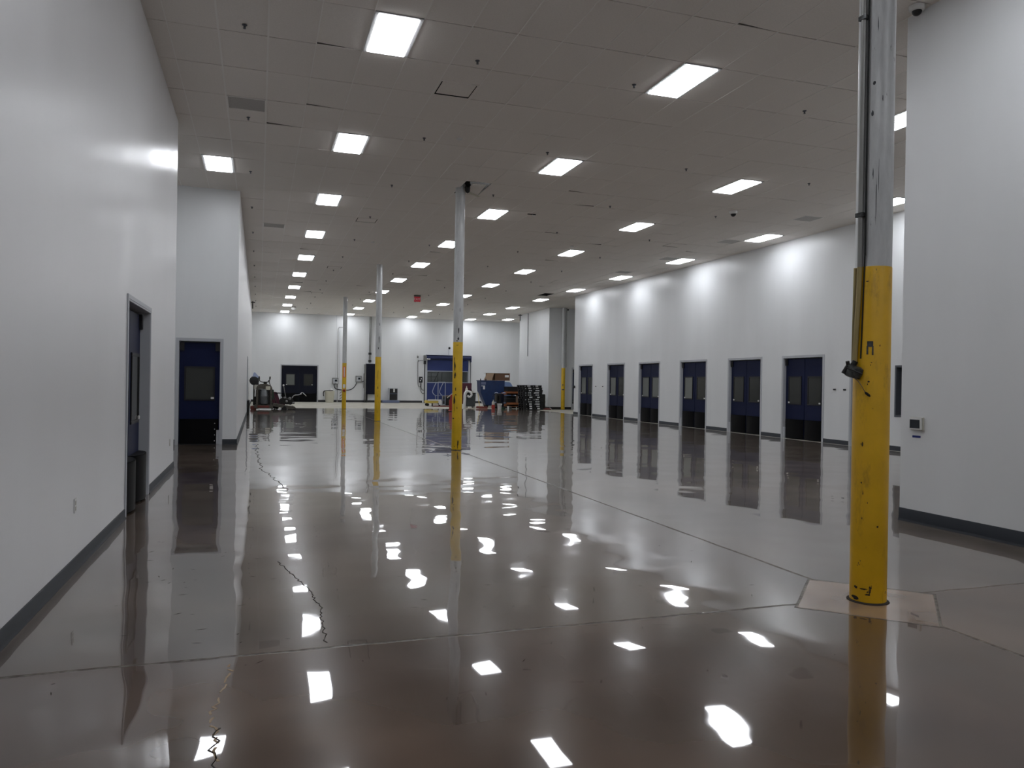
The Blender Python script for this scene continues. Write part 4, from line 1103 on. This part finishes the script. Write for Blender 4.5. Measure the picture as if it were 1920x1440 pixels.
# wooden stand with black totes
t = thing('wooden_stand', 'two-tier orange-brown wooden stand between the blue machine and the black pallets', 'stand', (14.40, 43.25, 0))
for z in (.13, .80):
    bm = NB()
    for k in range(6): box(bm, -.68+(.12 if z > .5 else 0), .62, -.5+k*.17, -.36+k*.17, z+.10, z+.13)
    for y in (-.5, -.03, .44): box(bm, -.68+(.12 if z > .5 else 0), .62, y-.04, y+.04, z, z+.10)
    if z < .5: box(bm, -.55, .6, -.54, -.5, z-.02, z+.22)
    else: box(bm, -.70, .5, -.54, -.5, z, z+.2)
    obj('deck', bm, 'wood', t, bevel=.006)
for (x, y) in ((.12, -.46), (.12, .46), (-.5, .46)):
    bm = NB(); box(bm, x-.06, x+.06, y-.03, y+.03, .26, .80); obj('post', bm, 'wood_pale', t)
for x in (-.5, 0, .5):
    bm = NB(); box(bm, x-.06, x+.06, -.5, .5, 0, .13); obj('skid', bm, 'machine_dark', t)
t = thing('black_crate', 'black crate on the lower deck of the wooden stand', 'crate', (14.25, 43.15, .26))
bm = NB(); box(bm, -.35, .30, -.25, .4, .0, .48); obj('body', bm, 'pallet', t, bevel=.02)
bm = NB(); box(bm, -.36, .31, -.27, .42, .3, .33); obj('rib', bm, 'darkgrey', t)
t = thing('black_crate', 'black crate on top of the wooden stand', 'crate', (14.36, 43.15, .93))
bm = NB(); box(bm, -.42, .45, -.3, .4, .0, .32); obj('body', bm, 'pallet', t, bevel=.02)
bm = NB(); box(bm, -.44, .47, -.32, .42, .32, .36); obj('lid', bm, 'black', t, bevel=.01)

# stack of black pallets
def make_pallet():
    t = thing('plastic_pallet', '', 'pallet', (0, 0, 0)); w, d = .585, .48
    bm = NB()
    box(bm, -w, w, -d, d, .112, .124)
    for k in range(8): box(bm, -w, w, -d+.0+k*.122, -d+.09+k*.122, .085, .126)
    for x in (-w+.08, 0, w-.08):
        for y in (-d+.08, 0, d-.08): box(bm, x-.075, x+.075, y-.075, y+.075, .025, .09)
    for y in (-d+.08, 0, d-.08): box(bm, -w, w, y-.05, y+.05, 0, .026)
    obj('deck', bm, 'pallet', t)
    return t
po = ['bottom', 'second from the bottom', 'third from the bottom', 'fourth from the bottom', 'fifth from the bottom', 'middle', 'fifth from the top', 'fourth from the top', 'third from the top', 'second from the top', 'topmost']
dx = [.06, .03, .03, .0, -.02, .02, -.03, -.02, -.03, -.05, -.09]
p0 = make_pallet()
for k in range(11):
    loc = (14.76+dx[k]*.8, 41.12+.02*math.sin(k*2.1), .127*k)
    lab = 'black plastic pallet, %s in the stack at the back right' % po[k]
    if k == 0: P = p0; P.location = loc; P['label'] = lab; P['group'] = 'stacked black pallets'
    else: P = dup(p0, loc, lab, group='stacked black pallets')
    P.rotation_euler.z = math.radians([0, 2, -1, 1.5, -2, 1, 0, -1.5, 2, -1, 0][k])
    bm = NB()
    for (x, w_) in ((-.18+.05*math.sin(k*1.7), .06 if k % 3 else .08), (.24+.05*math.cos(k*1.3), .08)):
        if k in (1, 2) and x < 0: continue
        box(bm, x-w_, x+w_, -.486, -.476, .045, .115)
    obj('label', bm, 'paper', P)
t = thing('black_drum', 'black drum standing behind the right side of the pallet stack', 'drum', (15.60, 41.42, 0))
bm = NB(); lathe(bm, [(.17, 0), (.18, .02), (.18, .4), (.19, .42), (.19, .46), (.18, .48), (.18, .85), (.16, .88)], n=24); obj('body', bm, 'pallet', t)
bm = NB(); lathe(bm, [(.05, .88), (.05, .97), (.02, .98)], (-.1, 0, 0), 12); obj('bung', bm, 'darkgrey', t)
t = thing('red_rag', 'crumpled red and white rag on the floor right of the pallets', 'rag', (15.66, 40.85, 0))
bm = NB()
for k in range(7): lathe(bm, [(.01, 0), (.09, .01), (.07, .06+.02*(k % 3)), (.01, .09)], (-.15+.06*k, .04*math.sin(k*2), 0), 7)
obj('cloth', bm, 'redbrown', t)
bm = NB(); tube(bm, smooth_path([(.12, -.05, .08), (.2, -.06, .1), (.3, -.05, .02)]), .025, 7); obj('white_end', bm, 'paper', t)

# ------------------------------------------------------------------ floor machines at the back left
t = thing('floor_grinder', 'dusty upright floor grinder with handlebars and a grey dust drum at the back left', 'floor grinder', (.25, 39.9, 0))
bm = NB(); box(bm, -.46, .44, -.32, .3, .06, .24); ba = obj('base', bm, 'machine', t, bevel=.03)
for x in (-.32, .34):
    bm = NB(); box(bm, x-.045, x+.045, -.3, -.22, .2, 1.1); obj('side_post', bm, 'machine', t, bevel=.01)
bm = NB(); lathe(bm, [(.04, .26), (.17, .28), (.19, .34), (.19, .62), (.20, .64), (.2, .70), (.19, .72), (.17, .9), (.12, 1.0), (.05, 1.02)], (0, -.2, 0), 24); obj('dust_drum', bm, 'drum', t)
bm = NB(); box(bm, -.34, .36, -.25, .25, 1.02, 1.10); prism(bm, [(-.36, 1.08), (.38, 1.08), (.33, 1.2), (.1, 1.28), (-.22, 1.26), (-.33, 1.16)], -.2, .2); obj('head', bm, 'machine', t, bevel=.02)
bm = NB(); box(bm, .08, .30, -.30, -.2, .98, 1.16); obj('cream_box', bm, 'cream', t, bevel=.02)
bm = NB(); tube(bm, smooth_path([(-.24, -.1, 1.62), (-.23, -.1, 1.5), (-.18, -.1, 1.40), (-.05, -.1, 1.36), (.1, -.1, 1.36), (.22, -.1, 1.40), (.27, -.1, 1.5), (.28, -.1, 1.62)]), .02, 8)
tube(bm, [(.02, -.05, 1.2), (.02, -.08, 1.38)], .05, 10); tube(bm, [(.1, .0, 1.2), (.1, -.08, 1.36)], .035, 8); h = obj('handlebar', bm, 'machine_dark', t)
bm = NB()
for x, x2 in ((-.24, -.23), (.28, .27)): tube(bm, [(x, -.1, 1.64), (x2, -.1, 1.50)], .034, 8)
obj('grip', bm, 'rubber', h)
for x in (-.40, .40):
    bm = NB(); lathe(bm, [(.02, -.04), (.15, -.04), (.17, -.02), (.17, .02), (.15, .04), (.02, .04)], (x, .25, .172), 18, 'x'); obj('wheel', bm, 'rubber', t)
bm = NB(); box(bm, -.38, .38, -.2, .2, .24, 1.0); obj('motor_housing', bm, 'machine_dark', t, bevel=.03)
bm = NB(); box(bm, -.30, .26, -.34, -.3, .1, .2); obj('red_skirt', bm, 'redbrown', t, bevel=.01)
bm = NB(); box(bm, .38, .46, -.2, .2, .5, 1.0); obj('green_hose_box', bm, 'green', t, bevel=.02)
t = thing('pedestal_fan', 'black round fan head with a pale blue sheet over it, against the far left wall', 'fan', (-.10, 41.6, 0))
bm = NB(); lathe(bm, [(.05, -.1), (.2, -.08), (.24, 0), (.2, .08), (.05, .1)], (-.12, 0, 1.42), 20, 'y'); obj('fan_head', bm, 'black', t)
bm = NB(); prism(bm, [(-.24, 1.52), (.10, 1.55), (.06, 1.68), (-.10, 1.86), (-.16, 1.84)], -.05, .05); obj('blue_sheet', bm, 'skyblue', t, bevel=.02)
bm = NB(); tube(bm, [(-.14, 0, 0.02), (-.14, 0, 1.25)], .03, 8); obj('pole', bm, 'machine_dark', t)
bm = NB(); lathe(bm, [(.2, 0), (.2, .03), (.03, .05)], (-.1, 0, 0), 16); obj('base', bm, 'black', t)
t = thing('white_tank_unit', 'white control tank on thin legs left of the floor grinder', 'tank', (-.12, 40.7, 0))
bm = NB(); box(bm, -.10, .20, -.15, .15, .98, 1.22); obj('tank', bm, 'offwhite', t, bevel=.03)
bm = NB(); box(bm, -.04, .12, -.1, .1, 1.22, 1.30); obj('cap', bm, 'black', t, bevel=.01)
for x in (-.08, .17):
    bm = NB(); tube(bm, [(x, 0, .98), (x*.6+.05, 0, .02)], .02, 6); obj('leg', bm, 'conduit', t)
bm = NB(); box(bm, -.14, .06, -.1, .1, .18, .62); obj('dark_motor', bm, 'machine_dark', t, bevel=.03)
t = thing('red_jack_stand', 'low dusty red case on the floor in the back left corner', 'case', (-.22, 39.9, 0))
bm = NB(); box(bm, -.16, .12, -.2, .2, 0, .17); obj('case', bm, 'redbrown', t, bevel=.02)
bm = NB(); box(bm, -.08, .1, -.12, .12, .17, .21); obj('white_top', bm, 'offwhite', t, bevel=.01)
t = thing('long_pole', 'black pole leaning to the right of the floor grinder', 'pole', (.86, 40.3, 0))
bm = NB(); tube(bm, [(.08, 0, .03), (-.36, .05, 1.36)], .02, 8); obj('shaft', bm, 'black', t)
bm = NB(); tube(bm, [(-.36, .05, 1.36), (-.39, .05, 1.46)], .03, 8); obj('grip', bm, 'black', t)
t = thing('maroon_machine', 'small maroon machine on two wheels between the grinder and the scraper', 'machine', (.98, 41.0, 0))
bm = NB(); prism(bm, [(-.32, .1), (.3, .1), (.34, .3), (.05, .42), (-.08, .85), (-.32, .88)], -.2, .2); obj('body', bm, 'maroon', t, bevel=.02)
bm = NB(); box(bm, -.2, .1, -.24, .2, .78, .83); obj('tray', bm, 'black', t)
for x in (-.2, .22):
    bm = NB(); lathe(bm, [(.01, -.03), (.11, -.03), (.11, .03), (.01, .03)], (x, -.22, .112), 14, 'y'); obj('wheel', bm, 'rubber', t)
t = thing('floor_scraper', 'low dark walk-behind scraper with its handle reaching up to the right', 'floor scraper', (1.28, 39.9, 0))
bm = NB(); prism(bm, [(-.62, .24), (-.55, .32), (.1, .20), (.45, .16), (.5, .08), (.3, .02), (-.1, .08), (-.58, .17)], -.3, .25); obj('blade_deck', bm, 'machine', t, bevel=.015)
bm = NB(); prism(bm, [(-.3, .3), (.3, .24), (.42, .42), (.3, .62), (.05, .56), (-.12, .62), (-.3, .5)], -.18, .2); obj('engine', bm, 'machine_dark', t, bevel=.03)
bm = NB(); tube(bm, smooth_path([(.28, -.1, .5), (.4, -.12, .7), (.62, -.15, .74), (.78, -.15, .80)]), .022, 8); tube(bm, smooth_path([(.70, -.15, .78), (.8, -.16, .86), (.9, -.16, .78), (1.0, -.16, .68)]), .02, 8)
obj('handle', bm, 'chrome', t)
for (x, y) in ((-.4, .3), (.35, .3), (-.05, -.35)):
    bm = NB(); lathe(bm, [(.01, -.04), (.09, -.04), (.09, .04), (.01, .04)], (x, y, .092), 14, 'y'); obj('wheel', bm, 'rubber', t)
bm = NB(); 
for (x, z, r) in ((.2, .56, .07), (.05, .42, .06), (.38, .34, .06), (-.05, .6, .05)): lathe(bm, [(.01, -.05), (r, -.03), (r, .03), (.01, .05)], (x, -.22, z), 12, 'y')
obj('fittings', bm, 'conduit', t)
t = thing('thin_lever', 'thin grey pole with a white tip leaning near the back double door', 'pole', (1.42, 42.4, 0))
bm = NB(); tube(bm, [(.05, 0, .02), (-.16, 0, 1.16)], .018, 8); obj('shaft', bm, 'conduit', t)
bm = NB(); lathe(bm, [(.01, -.05), (.045, -.02), (.045, .03), (.01, .06)], (-.17, 0, 1.19), 12); obj('tip', bm, 'white', t)

# black bin glimpsed past the near right wall
t = thing('black_can', 'dark rounded bin just showing behind the edge of the near right wall', 'bin', (12.62, 12.05, 0))
bm = NB(); lathe(bm, [(.17, 0), (.18, .02), (.19, .44), (.17, .5), (.1, .55), (.02, .56)], n=24); obj('body', bm, 'rubber', t)
bm = NB(); tube(bm, smooth_path([(-.15, 0, .5), (-.21, 0, .57), (-.2, 0, .48)]), .02, 8); obj('handle', bm, 'darkgrey', t)
